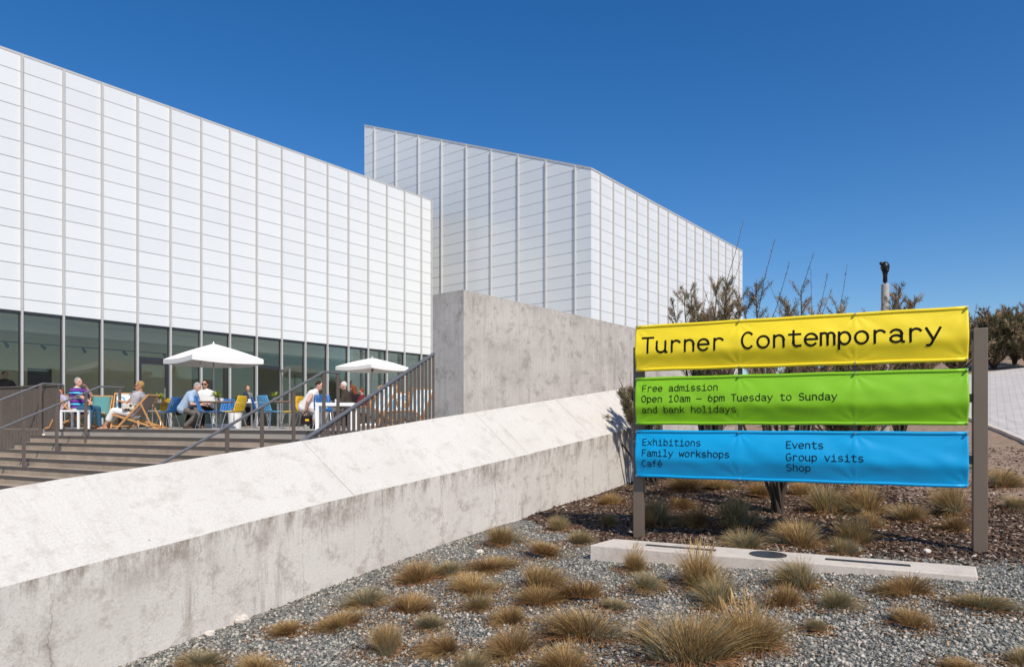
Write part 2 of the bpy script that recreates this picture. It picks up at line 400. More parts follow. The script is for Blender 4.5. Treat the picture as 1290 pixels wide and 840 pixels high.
# ------------------------------------------------------------------ low sloping wall
def interp(tab, u):
    if u <= tab[0][0]: a, b = tab[0], tab[1]
    elif u >= tab[-1][0]: a, b = tab[-2], tab[-1]
    else:
        for a, b in zip(tab[:-1], tab[1:]):
            if a[0] <= u <= b[0]: break
    return a[1]+(b[1]-a[1])*(u-a[0])/(b[0]-a[0])
VF = [(0, 738), (76, 718), (153, 698), (222, 681.5), (300, 659.5), (431, 626.5), (545, 600), (664, 571.5), (791, 540)]
VB = [(0, 614.3), (60, 603.5), (180, 586.3), (225, 578.8), (318, 563.7), (420, 547), (545, 526), (585, 520), (758, 492.7), (800, 487)]
PL = [Vector((-5.40, 1.50)), Vector((-3.12, 5.42)), Vector((-1.047, 9.0)), Vector((2.60, 14.16)), Vector((3.55, 15.5))]
def plan(s):                                       # smooth plan line of the wall's outer face, s in metres from the near end
    for a, b in zip(PL[:-1], PL[1:]):
        L = (b-a).length
        if s <= L or b is PL[-1]: return a+(b-a)*(s/L), (b-a).normalized()
        s -= L
LEN = sum((b-a).length for a, b in zip(PL[:-1], PL[1:]))
JOINTS = [7.2, 10.6, 13.1]
st = sorted(set([round(i*.32, 3) for i in range(int(LEN/.32)+1)] + [j+d for j in JOINTS for d in (-.007, -.003, .003, .007)]))
W = .85
lw = MB(); uvs = []; prof_n = 6
for s in st:
    a, d = plan(s); a0, d0 = plan(max(0, s-.6)); a1, d1 = plan(s+.6); d = (d0+d1+d).normalized()
    perp = Vector((-d.y, d.x)); b = a+perp*W
    u = 645+F*a.x/a.y; ub = 645+F*b.x/b.y
    zf = (532-interp(VF, u))/F*a.y if a.y > 4.3 else None
    zb = (532-interp(VB, ub))/F*b.y if b.y > 4.3 else None
    if zf is None: zf = -1.14-.10*(4.75-a.y)
    if zb is None: zb = -.50-.10*(5.3-b.y)
    g = gz(a.x, a.y)-.35; dep = .014 if any(abs(s-j) < .0035 for j in JOINTS) else 0
    jit = .006*noise.noise(Vector((s*1.7, 0, 0)))
    def v3(p, z): return (p.x, p.y, z)
    pf = a+perp*dep
    pts = [v3(pf, g), v3(pf+perp*.004, zf-.012-dep+jit), v3(pf+perp*.016, zf+.004-dep+jit), v3(b-perp*.02, zb-.012-dep), v3(b, zb-.03-dep), v3(b, g-.6)]
    lw.v += pts
    sl_len = math.hypot(W, zb-zf)
    uvs.append([(s, g-zf), (s, -.004), (s, 0.0), (s+30, sl_len), (s+30, sl_len+.02), (s+30, sl_len+1.5)])
ns = len(st)
uvl = []
for i in range(ns-1):
    for j in range(prof_n-1):
        lw.f.append((i*6+j, (i+1)*6+j, (i+1)*6+j+1, i*6+j+1)); lw.m.append(0 if j < 1 else 1)
        q = [uvs[i][j], uvs[i+1][j], uvs[i+1][j+1], uvs[i][j+1]]
        if j == 2: q = [(x if x > 29 else x+30, y) for x, y in q]
        uvl += q
lw.f.append(tuple(range(6))[::-1]); lw.m.append(0); uvl += [(0, 0)]*6
lw.f.append(tuple(range((ns-1)*6, ns*6))); lw.m.append(0); uvl += [(0, 0)]*6
lowall = lw.build('retaining_wall', [M['conc_face'], M['conc_top']])
uvL = lowall.data.uv_layers.new(name='UVMap'); uvL.data.foreach_set('uv', [c for p in uvl for c in p])
tag(lowall, 'long low concrete wall with sloping whitish top and stained front, beside the gravel', 'wall')

# ------------------------------------------------------------------ directions of the gallery grid
TG = Vector((.623, .782, 0)); NR = Vector((.782, -.623, 0))        # along the facade / out of the facade
def FP(t, n, z): return TG*t + NR*n + Vector((0, 0, z))            # n = distance towards the camera (facade A: -22.5)
# tall concrete wall
t0 = 8.81; nA = -8.1
tw = MB(); c0 = FP(t0, nA, 0)
L = 10.3; Th = .764
zt, zbm = 2.32, -2.2
q = [FP(t0, nA, 0), FP(t0+L, nA, 0), FP(t0+L, nA-Th, 0), FP(t0, nA-Th, 0)]
u584 = 645+F*q[0].x/q[0].y
nseg = 24
uvl = []
def wallface(a, b, off):
    Ln = (b-a).length; k_ = max(1, int(Ln/.5))
    for i in range(k_):
        p, r = a.lerp(b, i/k_), a.lerp(b, (i+1)/k_)
        tw.add([(p.x, p.y, zbm), (r.x, r.y, zbm), (r.x, r.y, zt), (p.x, p.y, zt)], [(0, 1, 2, 3)])
        uvl.extend([(off+Ln*i/k_, zbm-zt), (off+Ln*(i+1)/k_, zbm-zt), (off+Ln*(i+1)/k_, 0), (off+Ln*i/k_, 0)])
wallface(q[0], q[1], 50); wallface(q[1], q[2], 70); wallface(q[2], q[3], 80); wallface(q[3], q[0], 93)
tw.add([(p.x, p.y, zt) for p in q], [(0, 1, 2, 3)]); uvl.extend([(0, .1), (9, .1), (9, .9), (0, .9)])
tall = tw.build('concrete_wall', M['conc_tall'])
uvL = tall.data.uv_layers.new(name='UVMap'); uvL.data.foreach_set('uv', [c for p in uvl for c in p])
tag(tall, 'tall grey board-marked concrete wall standing between the stairs and the white gallery', 'wall')

# ------------------------------------------------------------------ terrace and stairs
FLOOR = -.16
E0 = Vector((-3.15, 12.6, 0)); EL = Vector((-.886, .463, 0)).normalized(); ED = Vector((-.463, -.886, 0)).normalized()
def EP(t, s, z): return E0 + EL*t + ED*s + Vector((0, 0, z))       # along the terrace edge / down the flight
GO, RI = .34, .158; T_L, T_R = 9.61, -1.85
tp = [EP(T_R, .0, 0), EP(T_L, .0, 0), EP(12.15, 0, 0), FP(23.8, -22.3, 0), FP(23.8, nA-Th-.01, 0), FP(t0, nA-Th-.01, 0)]
tm = MB(); n_ = len(tp)
tm.add([(p.x, p.y, FLOOR) for p in tp]+[(p.x, p.y, FLOOR-1.9) for p in tp], [tuple(range(n_))]+[(i, (i+1) % n_, n_+(i+1) % n_, n_+i) for i in range(n_)])
struct(tm.build('terrace', M['deck']))
NST = 11
stairs = thing('stone_stairs', 'wide flight of pale stone steps with dark nosings leading up to the café terrace', 'stairs', EP(4, GO*6, FLOOR-1.9))
off = Vector(stairs.location)
for i in range(NST):
    s0 = GO*i; ztop = FLOOR - RI*(i+1)
    m = MB()
    # riser face lies at s0, tread runs from s0 to s0+GO
    m.frame(EP((T_L+T_R)/2, s0+GO/2+.001, ztop-.45)-off, EL*(T_L-T_R)/2, ED*(GO/2), Vector((0, 0, .45)))
    m.build('step', M['stair'], stairs)
for i in range(NST):
    s0 = GO*i; z1 = FLOOR-RI*i
    m = MB(); m.frame(EP((T_L+T_R)/2, s0-.025, z1-.027+.003)-off, EL*((T_L-T_R)/2-.01), ED*.034, Vector((0, 0, .03)))
    m.build('nosing', M['nosing'], stairs)
# thin joints in the risers are left to the material; white fascia of the terrace to the left of the flight
fm = MB(); fm.frame(EP((T_L+12.1)/2, .03, FLOOR-.9), EL*((12.1-T_L)/2), ED*.03, Vector((0, 0, .78)))
fas = fm.build('terrace_fascia', M['white'])
t = T_L+.06
while t < 12.05:
    m = MB(); m.frame(EP(t, .085, FLOOR-.86), EL*.038, ED*.02, Vector((0, 0, .85))); m.build('bar', M['slat'], fas); t += .16
tag(fas, 'white fascia with brown bars below the terrace edge, left of the stairs', 'panel')

def handrail(name, label, t, s_flat0, s_flat1, s_end, ztop, posts, group=None):
    root = thing(name, label, 'handrail', EP(t, 0, FLOOR), group=group); o = Vector(root.location)
    zz = lambda s: ztop-max(0, s-s_flat1)*RI/GO
    m = MB(); m.tube([EP(t, s_flat0, ztop)-o, EP(t, s_flat1, ztop)-o, EP(t, s_end, zz(s_end))-o], .022, 10); m.build('rail', M['rail'], root, smooth=False)
    for s in posts:
        base = FLOOR-RI*max(0, math.floor(s/GO+.999)) if s > 0 else FLOOR
        m = MB(); m.frame(EP(t, s, (base+zz(s)-.02)/2)-o, EL*.012, ED*.032, Vector((0, 0, (zz(s)-.02-base)/2))); m.build('post', M['slat'], root)
    return root
handrail('stair_handrail', 'steel handrail in the middle of the stairs, vanishing behind the low wall', 0, .05, .45, 3.75, .905, [.09, .456, 1.18, 1.86, 2.53])
handrail('stair_handrail', 'steel handrail in front of the man in the striped polo', 7.3, -.55, .02, 3.6, .84, [-.45, .35, .987, 1.65, 2.4])
# slatted balustrade down the right side of the flight, against the tall wall
bal = thing('slatted_balustrade', 'brown slatted stair balustrade with sloping handrail, against the end of the tall concrete wall', 'balustrade', EP(-2, 0, FLOOR)); o = Vector(bal.location)
tR = -1.97
ztb = lambda s: 1.13-s*RI/GO
m = MB(); m.tube([EP(tR, -.12, ztb(-.12)+.0)-o, EP(tR, 3.9, ztb(3.9))-o], .03, 10); m.build('rail', M['rail'], bal)
s = -.10
while s < 3.8:
    zt_ = ztb(s)-.03; zb_ = FLOOR-RI*max(0, s/GO)-.12
    m = MB(); m.frame(EP(tR-.0, s, (zt_+zb_)/2)-o, EL*.007, ED*.029, Vector((0, 0, (zt_-zb_)/2))); m.build('slat', M['slat'], bal)
    s += .108
# horizontal slatted balustrade along the terrace edge left of the flight
bl2 = thing('slatted_balustrade', 'brown slatted terrace balustrade at the far left, left of the stairs', 'balustrade', EP(T_L, 0, FLOOR)); o = Vector(bl2.location)
m = MB(); m.frame(EP((T_L-.5+12.0)/2, -.05, .925)-o, EL*((12.5-T_L)/2), ED*.03, Vector((0, 0, .018))); m.build('top_rail', M['slat'], bl2)
t = T_L-.48
while t < 12.0:
    m = MB(); m.frame(EP(t, -.05, .37)-o, EL*.031, ED*.008, Vector((0, 0, .535))); m.build('slat', M['slat'], bl2); t += .098
m = MB(); m.tube([EP(T_L, -.42, .965)-o, EP(T_L, .05, .965)-o, EP(T_L, 3.2, .965-3.15*RI/GO)-o], .024, 8); m.build('sloping_rail', M['rail'], bl2)
for s in (-.42, .12, 1.0, 1.9):
    zt_ = .96-max(0, s-.05)*RI/GO; zb_ = FLOOR-RI*max(0, math.floor(s/GO+.999))
    m = MB(); m.frame(EP(T_L-.02, s, (zt_+zb_)/2)-o, EL*.012, ED*.03, Vector((0, 0, (zt_-zb_)/2))); m.build('post', M['slat'], bl2)

# ------------------------------------------------------------------ the gallery
gal = thing('gallery_building', 'white gallery clad in gridded glass panels, glazed café in its lower block, taller block behind', 'building', FP(12, -24, FLOOR)); GO_ = Vector(gal.location)
ZC, ZA, ROW = 3.09, 10.22, .485
MOD = 1.0173; tk = [6.35+MOD*i for i in range(-9, 16)]; TA0, TA1 = tk[0]-.5, 22.29
nFA = -22.5
def panels(name, ts, zlo, zhi_fn, place, outward, gap=.0085, row=ROW, ztop_ref=None):
    """separate glass panels in a grid; zhi_fn(t) is the roof line; rows counted downwards from ztop_ref"""
    m = MB()
    for a, b in zip(ts[:-1], ts[1:]):
        ztop = max(zhi_fn(a), zhi_fn(b)); ref = ztop_ref if ztop_ref else ztop
        z1 = ref
        while z1 > zlo+.02:
            z0 = max(z1-row, zlo)
            lo, hi = z0+gap, z1-gap; za, zb_ = zhi_fn(a)-.01, zhi_fn(b)-.01
            L_, R_ = a+gap, b-gap; roof = lambda t_: za+(zb_-za)*(t_-a)/(b-a)
            # polygon below both the row top and the roof line
            pts_ = []
            ts_ = sorted(set([L_, R_]+[t_ for t_ in ((a+(b-a)*(h_-za)/(zb_-za)) if abs(zb_-za) > 1e-6 else L_ for h_ in (lo, hi)) if L_ < t_ < R_]))
            ts_ = [t_ for t_ in ts_ if roof(t_) >= lo-1e-5]
            if len(ts_) >= 2 and max(min(hi, roof(t_)) for t_ in ts_) > lo+.01:
                poly = [(ts_[0], lo), (ts_[-1], lo)]+[(t_, min(hi, roof(t_))) for t_ in reversed(ts_)]
                poly = [p for i, p in enumerate(poly) if math.hypot(p[0]-poly[i-1][0], p[1]-poly[i-1][1]) > 1e-4]
                n_ = len(poly); fr_ = [place(*p) for p in poly]; bk = [p-outward*.03 for p in fr_]
                m.add([p-GO_ for p in fr_+bk], [tuple(range(n_)), tuple(range(2*n_-1, n_-1, -1))]+[(i, n_+i, n_+(i+1) % n_, (i+1) % n_) for i in range(n_)])
            z1 -= row
    return m.build(name, M['panel'], gal)
tsA = [TA0]+tk+[TA1]
panels('low_block_cladding', tsA, ZC, lambda t: ZA, lambda t, z: FP(t, nFA, z), NR)
# backing wall, roof and end of the low block
def hexa(m, pts8): m.add([p-GO_ for p in pts8], [(0,1,2,3),(7,6,5,4),(0,4,5,1),(1,5,6,2),(2,6,7,3),(3,7,4,0)])
def slab(m, ta, tb, na, nb, za, zb): hexa(m, [FP(ta,na,za),FP(tb,na,za),FP(tb,na,zb),FP(ta,na,zb),FP(ta,nb,za),FP(tb,nb,za),FP(tb,nb,zb),FP(ta,nb,zb)])
m = MB(); slab(m, TA0, TA1-.01, nFA-.032, nFA-.25, ZC+.02, ZA-.03); m.build('low_block_wall', M['joint'], gal)
m = MB(); slab(m, TA0, 5.5, nFA-.05, nFA-.3, -2.6, FLOOR+.015); m.build('wall_base', M['white'], gal)
m = MB(); hexa(m, [FP(TA0,nFA+.01,ZA-.03),FP(TA1,nFA+.01,ZA-.03),FP(TA1,nFA+.01,ZA+.03),FP(TA0,nFA+.01,ZA+.03),FP(TA0,nFA-13,ZA+3.6),FP(TA1,nFA-13,ZA+3.6),FP(TA1,nFA-13,ZA+3.7),FP(TA0,nFA-13,ZA+3.7)]); m.build('low_block_roof', M['mullion'], gal)
m = MB(); slab(m, TA1-.02, TA1+.0, nFA-.26, nFA-13, FLOOR, ZA); slab(m, TA0, TA0+.2, nFA-.26, nFA-13, FLOOR, ZA); m.build('end_wall', M['panel'], gal)
for t in tk+[TA1-.035]:
    m = MB(); slab(m, t-.025, t+.025, nFA+.075, nFA-.06, FLOOR+.01, ZA+.0); m.build('mullion', M['mullion'], gal)
m = MB(); slab(m, TA0, TA1, nFA+.02, nFA-.2, ZC-.07, ZC-.004); m.build('lintel', M['alu'], gal)
# glazing
doors = {8: 'closed', 11: 'open'}
for i, (a, b) in enumerate(zip(tsA[:-1], tsA[1:])):
    k_ = i-1; a_, b_ = a+.032, b-.032
    if b_-a_ < .3: continue
    uu = 645+F*FP((a+b)/2, nFA, 0).x/FP((a+b)/2, nFA, 0).y
    isdoor = 174 < uu < 213; isopen = 322 < uu < 353
    m = MB()
    zb2 = FLOOR+.02
    if isopen or isdoor: slab(m, a_, b_, nFA-.03, nFA-.042, 2.02+.05, ZC-.08)
    else: slab(m, a_, b_, nFA-.03, nFA-.042, zb2+.05, ZC-.08)
    w = m.build('window', M['glass'], gal)
    fm = MB()
    for x0, x1 in ((a_, a_+.028), (b_-.028, b_)):
        slab(fm, x0, x1, nFA-.01, nFA-.06, zb2, ZC-.075)
    slab(fm, a_, b_, nFA-.012, nFA-.058, zb2, zb2+.05)
    if isopen or isdoor: slab(fm, a_, b_, nFA-.005, nFA-.065, 1.95, 2.07)
    fm.build('frame', M['alu'], w)
    if isdoor or isopen:
        dm = MB(); dz0, dz1 = FLOOR+.03, 1.94
        if isdoor:
            slab(dm, a_+.03, a_+.11, nFA-.015, nFA-.055, dz0, dz1); slab(dm, b_-.11, b_-.03, nFA-.015, nFA-.055, dz0, dz1)
            slab(dm, a_+.11, b_-.11, nFA-.015, nFA-.055, dz0, dz0+.1); slab(dm, a_+.11, b_-.11, nFA-.015, nFA-.055, dz1-.09, dz1)
            d = dm.build('door', M['alu'], gal); pm_ = MB(); slab(pm_, a_+.11, b_-.11, nFA-.03, nFA-.04, dz0+.1, dz1-.09); pm_.build('pane', M['glass'], d)
            hm = MB(); hm.tube([FP(b_-.15, nFA+.05, .6)-GO_, FP(b_-.15, nFA+.05, 1.1)-GO_], .014, 8); hm.build('handle', M['steel'], d)
        else:                                    # leaf swung outwards on its right hinge
            h0 = FP(b_-.03, nFA-.0, 0)
            def sw(x, y, z): return h0 + NR*(x*.985)-TG*(x*.17) + TG*y + Vector((0, 0, z)) - GO_
            def swb(x0, x1, z0, z1, t_=.022): dm.add([sw(x, y, z) for z in (z0, z1) for y in (-t_, t_) for x in (x0, x1)], [(0,2,3,1),(4,5,7,6),(0,1,5,4),(2,6,7,3),(0,4,6,2),(1,3,7,5)])
            swb(0, .09, dz0, dz1); swb(.80, .89, dz0, dz1); swb(.09, .80, dz0, dz0+.1); swb(.09, .80, dz1-.09, dz1)
            d = dm.build('door', M['pole'], gal)
            pm_ = MB(); pm_.add([sw(x, 0, z) for z, x in ((dz0+.1, .09), (dz0+.1, .8), (dz1-.09, .8), (dz1-.09, .09))], [(0,1,2,3)]); pm_.build('pane', M['glass'], d)
            hm = MB(); hm.tube([sw(.76, .05, .6), sw(.76, .05, 1.1)], .014, 8); hm.build('handle', M['steel'], d)
# inside of the café
m = MB(); slab(m, TA0+.2, TA1-.03, nFA-.3, nFA-9, FLOOR-.1, FLOOR+.005); m.build('interior_floor', M['inner'], gal)
m = MB(); slab(m, TA0+.2, 14.0, nFA-5.8, nFA-6, FLOOR, ZC+.1); m.build('interior_back_wall', M['inner'], gal)
m = MB(); slab(m, 14.0, TA1-.03, nFA-6.2, nFA-6.4, FLOOR, ZC+.1); m.build('interior_servery_wall', M['innerdark'], gal)
m = MB(); slab(m, TA0+.2, TA1-.03, nFA-.26, nFA-9, ZC+.02, ZC+.1); m.build('interior_ceiling', M['ceil'], gal)
m = MB(); slab(m, TA0+.2, TA1-.03, nFA-2.1, nFA-2.35, 2.78, ZC+.015); m.build('ceiling_beam', M['white'], gal)
# tall block
tB0, nB0 = 23.84, -14.85; ZB = 10.35; slopeB = 5.65/14.33
sB = [0, .768, 2.27, 3.77, 5.34, 6.885, 8.50, 10.1, 11.78, 13.46, 14.33]
roofB = lambda s_: ZB+slopeB*s_
ZBref = 16.3-((16.3-ZB) % ROW)+ROW*0
panels('tall_block_side_cladding', sB, FLOOR-.5, roofB, lambda s_, z: FP(tB0, nB0-s_, z), -TG, ztop_ref=ZB-.355+ROW*14)
tb = [tB0, 24.5]+[24.5+1.058*i for i in range(1, 16)]+[41.05]
panels('tall_block_front_cladding', tb, FLOOR-.5, lambda t_: ZB, lambda t_, z: FP(t_, nB0, z), NR, ztop_ref=ZB-.355+ROW)
for s_ in sB[1:-1]:
    m = MB(); hexa(m, [FP(tB0-.075, nB0-s_+.022, FLOOR-.5), FP(tB0-.075, nB0-s_-.022, FLOOR-.5), FP(tB0-.075, nB0-s_-.022, roofB(s_)), FP(tB0-.075, nB0-s_+.022, roofB(s_)),
        FP(tB0+.05, nB0-s_+.022, FLOOR-.5), FP(tB0+.05, nB0-s_-.022, FLOOR-.5), FP(tB0+.05, nB0-s_-.022, roofB(s_)), FP(tB0+.05, nB0-s_+.022, roofB(s_))]); m.build('mullion', M['mullion'], gal)
for t in tb[1:-1]:
    m = MB(); slab(m, t-.022, t+.022, nB0+.07, nB0-.05, FLOOR-.5, ZB); m.build('mullion', M['mullion'], gal)
m = MB(); Lb = 14.33
hexa(m, [FP(tB0+.034,nB0-.034,FLOOR-.5),FP(41.0,nB0-.034,FLOOR-.5),FP(41.0,nB0-.034,ZB-.04),FP(tB0+.034,nB0-.034,ZB-.04),FP(tB0+.034,nB0-Lb,FLOOR-.5),FP(41.0,nB0-Lb,FLOOR-.5),FP(41.0,nB0-Lb,roofB(Lb)-.04),FP(tB0+.034,nB0-Lb,roofB(Lb)-.04)])
m.build('tall_block_wall', M['joint'], gal)
m = MB(); e = .02
hexa(m, [FP(tB0-e,nB0+e,ZB-.02),FP(41.06,nB0+e,ZB-.02),FP(41.06,nB0+e,ZB+.05),FP(tB0-e,nB0+e,ZB+.05),FP(tB0-e,nB0-Lb,roofB(Lb)-.02),FP(41.06,nB0-Lb,roofB(Lb)-.02),FP(41.06,nB0-Lb,roofB(Lb)+.05),FP(tB0-e,nB0-Lb,roofB(Lb)+.05)])
m.build('tall_block_roof', M['mullion'], gal)
panels('lower_annex_cladding', [41.08, 42.2], FLOOR-.5, lambda t_: 7.7, lambda t_, z: FP(t_, nB0-.4, z), NR)
m = MB(); slab(m, 41.08, 42.19, nB0-.44, nB0-6, FLOOR-.5, 7.68); m.build('lower_annex_wall', M['joint'], gal)

# ------------------------------------------------------------------ the sign
SL = P(802, 532, 8.78); SR = P(1219, 532, 7.285)
SX = (SR-SL); SW = SX.length; SX.normalize(); SN = Vector((SX.y, -SX.x, 0))
if SN.y > 0: SN = -SN
sign = thing('sign', 'large sign of yellow, green and blue banners between two bronze posts', 'sign', (SL.x, SL.y, gz(SL.x, SL.y))); so = Vector(sign.location)
def SP(x, z, d=0): return SL + SX*x + SN*d + Vector((0, 0, z)) - so      # along the sign / height / towards the viewer
def post(xc, dback, ztop, cap):
    m = MB(); g = gz((SP(xc, 0)+so).x, (SP(xc, 0)+so).y)-.3
    m.frame(SP(xc, (ztop+g)/2, -dback), SX*.066, SN*.05, Vector((0, 0, (ztop-g)/2))); return m.build('post', M['post'], sign, bevel=.006)
post(.0, .13, .975, 1); post(SW+.115, .04, 1.0, 1)
BAN = [('by', .650, 1.240, 11), ('bg', -.032, .577, 23), ('bb', -.700, -.095, 37)]
BOLT = [.012, SW*.352, SW*.70, SW-.014]
def disp(zn, x, seed, H):
    b = math.sin(math.pi*max(0, min(1, zn)))
    t = x/SW
    val = .058*b**1.2 + .012*b*math.sin(x*1.7+seed) 
    val += b*(.020*noise.noise(Vector((x*1.3, zn*1.6, seed))) + .010*noise.noise(Vector((x*4.0+zn*2, zn*3.0-x, seed+3))))
    for xb in BOLT:                              # creases running in from each fixing
        for zz in (0, 1):
            dx, dz = x-xb, (zn-zz)*H
            r = math.hypot(dx, dz); a = math.atan2(abs(dz), abs(dx)+1e-6)
            val += .0035*math.exp(-r/.22)*math.sin(a*9)*min(1, r/.05)
    lo = max(0, zn-.1); val += .020*math.exp(-((zn-.36)/.13)**2)*(.5+.5*noise.noise(Vector((x*.8, 0, seed+9))))
    return val
def bpt(x, z, z0, z1, seed, d=0):
    zn = (z-z0-.035)/(z1-z0-.07); return SP(x, z, .035+disp(zn, x, seed, z1-z0)+d)
banners = {}
names = {'by': 'yellow banner with the large two-word title', 'bg': 'green banner with three lines of opening times', 'bb': 'blue banner with two columns of text'}
for key, z0, z1, seed in BAN:
    m = MB(); nx_, nz_ = 220, 34
    for j in range(nz_+1):
        for i in range(nx_+1):
            x = SW*i/nx_; z = z0+.03+(z1-z0-.06)*j/nz_; m.v.append(tuple(bpt(x, z, z0, z1, seed)))
    m.f = [(j*(nx_+1)+i, j*(nx_+1)+i+1, (j+1)*(nx_+1)+i+1, (j+1)*(nx_+1)+i) for j in range(nz_) for i in range(nx_)]; m.m = [0]*len(m.f)
    b = m.build('banner', M[key], sign, smooth=True); b['label'] = names[key]; banners[key] = b
    sd = b.modifiers.new('s', 'SOLIDIFY'); sd.thickness = .003; sd.offset = -1
    for zz in (z0+.022, z1-.022):
        h = MB(); h.tube([SP(SW*i/30, zz+.002*math.sin(i*.9+seed), .028) for i in range(31)], .021, 10); h.build('hem_tube', M[key], b, smooth=True)
    for xb in BOLT:
        for zz in (z0+.022, z1-.022):
            h = MB(); c = SP(xb, zz, .05); h.tube([c-SN*.02, c+SN*.012, c+SN*.03], [.011, .013, .008], 8); h.tube([SP(xb, zz, -.035), SP(xb, zz, .03)], .008, 6); h.build('bolt', M['steel'], b)
# frame behind the banners: rails, uprights and standoffs
for z in (1.222, .672, .555, -.01, -.117, -.678):
    m = MB(); m.beam(SP(.0, z, -.045), SP(SW, z, -.045), .03, .03); m.build('crossbar', M['post'], sign)
for xb in BOLT[1:3]:
    m = MB(); m.beam(SP(xb, -.69, -.085), SP(xb, 1.22, -.085), .05, .04, up=SN); m.build('upright', M['post'], sign)
for z in (.93, .26, -.40):
    m = MB(); m.frame(SP(SW+.03, z, -.045), SX*.045, SN*.02, Vector((0, 0, .045))); m.build('bracket', M['post'], sign)
    m = MB(); m.frame(SP(.02, z, -.06), SX*.04, SN*.03, Vector((0, 0, .045))); m.build('bracket', M['post'], sign)
# typewriter lettering drawn as single-line strokes
def arc(cx, cy, rx, ry, a0, a1, n=14): return [(cx+rx*math.cos(R(a0+(a1-a0)*i/n)), cy+ry*math.sin(R(a0+(a1-a0)*i/n))) for i in range(n+1)]
def ln(*p):
    out = [p[0]]
    for a, b in zip(p[:-1], p[1:]):
        for i in range(1, 5): out.append((a[0]+(b[0]-a[0])*i/4, a[1]+(b[1]-a[1])*i/4))
    return out
G = {
'T': [ln((.1,1.1),(.9,1.1)), ln((.5,1.1),(.5,0))],
'u': [ln((.17,.8),(.17,.3))+arc(.46,.3,.29,.3,180,270)+arc(.46,.3,.33,.3,270,360), ln((.79,.8),(.79,0),(.9,0))],
'r': [ln((.26,.8),(.26,0)), arc(.57,.48,.31,.32,180,35)],
'n': [ln((.2,.8),(.2,0)), arc(.5,.5,.3,.3,180,0)+ln((.8,.5),(.8,0))],
'e': [ln((.13,.42),(.87,.42)), arc(.5,.4,.37,.4,3,318,22)],
'C': [arc(.5,.55,.38,.56,48,312,22)], 'o': [arc(.5,.4,.37,.4,0,360,24)],
't': [ln((.42,1.05),(.42,.22))+arc(.62,.22,.2,.22,180,270)+ln((.62,0),(.86,.03)), ln((.14,.8),(.84,.8))],
'm': [ln((.1,.8),(.1,0)), arc(.3,.58,.2,.22,180,0)+ln((.5,.58),(.5,0)), arc(.7,.58,.2,.22,180,0)+ln((.9,.58),(.9,0))],
'p': [ln((.18,.8),(.18,-.3)), arc(.51,.4,.33,.4,0,360,24)],
'a': [arc(.46,.54,.31,.26,155,0)+ln((.77,.54),(.77,.1))+[(.8,.03),(.9,0)], arc(.46,.22,.31,.22,0,360,20)],
'y': [ln((.12,.8),(.5,.05)), ln((.88,.8),(.5,.05),(.40,-.18))+[(.33,-.27),(.16,-.28)]],
'F': [ln((.2,0),(.2,1.1),(.85,1.1)), ln((.2,.57),(.75,.57))], 'E': [ln((.85,0),(.2,0),(.2,1.1),(.85,1.1)), ln((.2,.57),(.75,.57))],
'd': [ln((.8,1.15),(.8,0)), arc(.48,.4,.32,.4,0,360,24)], 'b': [ln((.2,1.15),(.2,0)), arc(.52,.4,.32,.4,0,360,24)],
'i': [ln((.25,.8),(.52,.8),(.52,0)), ln((.14,0),(.88,0)), ln((.47,1.06),(.55,1.06))],
'l': [ln((.2,1.15),(.5,1.15),(.5,0)), ln((.14,0),(.86,0))],
's': [arc(.5,.595,.3,.205,30,270,14)+arc(.5,.195,.33,.195,90,-150,14)],
'S': [arc(.5,.83,.33,.27,30,270,14)+arc(.5,.28,.36,.28,90,-150,14)],
'O': [arc(.5,.55,.38,.56,0,360,26)], '0': [arc(.5,.55,.33,.56,0,360,26)],
'1': [ln((.2,.88),(.52,1.1),(.52,0)), ln((.18,0),(.86,0))], '\u2013': [ln((.08,.45),(.92,.45))],
'6': [arc(.5,.35,.34,.35,0,360,22), arc(.62,.35,.46,.78,180,110,10)],
'k': [ln((.2,1.15),(.2,0)), ln((.8,.8),(.22,.32)), ln((.42,.48),(.85,0))],
'h': [ln((.2,1.15),(.2,0)), arc(.5,.5,.3,.3,180,0)+ln((.8,.5),(.8,0))],
'x': [ln((.13,.8),(.87,0)), ln((.87,.8),(.13,0))], 'v': [ln((.12,.8),(.5,0),(.88,.8))],
'f': [arc(.66,.9,.24,.24,80,180)+ln((.42,.9),(.42,0)), ln((.14,.72),(.8,.72))],
'w': [ln((.06,.8),(.27,0),(.5,.62),(.73,0),(.94,.8))],
'G': [arc(.5,.55,.38,.56,48,335,22)+ln((.86,.3),(.86,.5),(.55,.5))],
}
G['\u00e9'] = G['e']+[ln((.45,.98),(.68,1.18))]
def invx(u):                                            # distance along the sign seen at picture column u
    q = (u-645)/F; return (q*SL.y-SL.x)/(SX.x-q*SX.y)
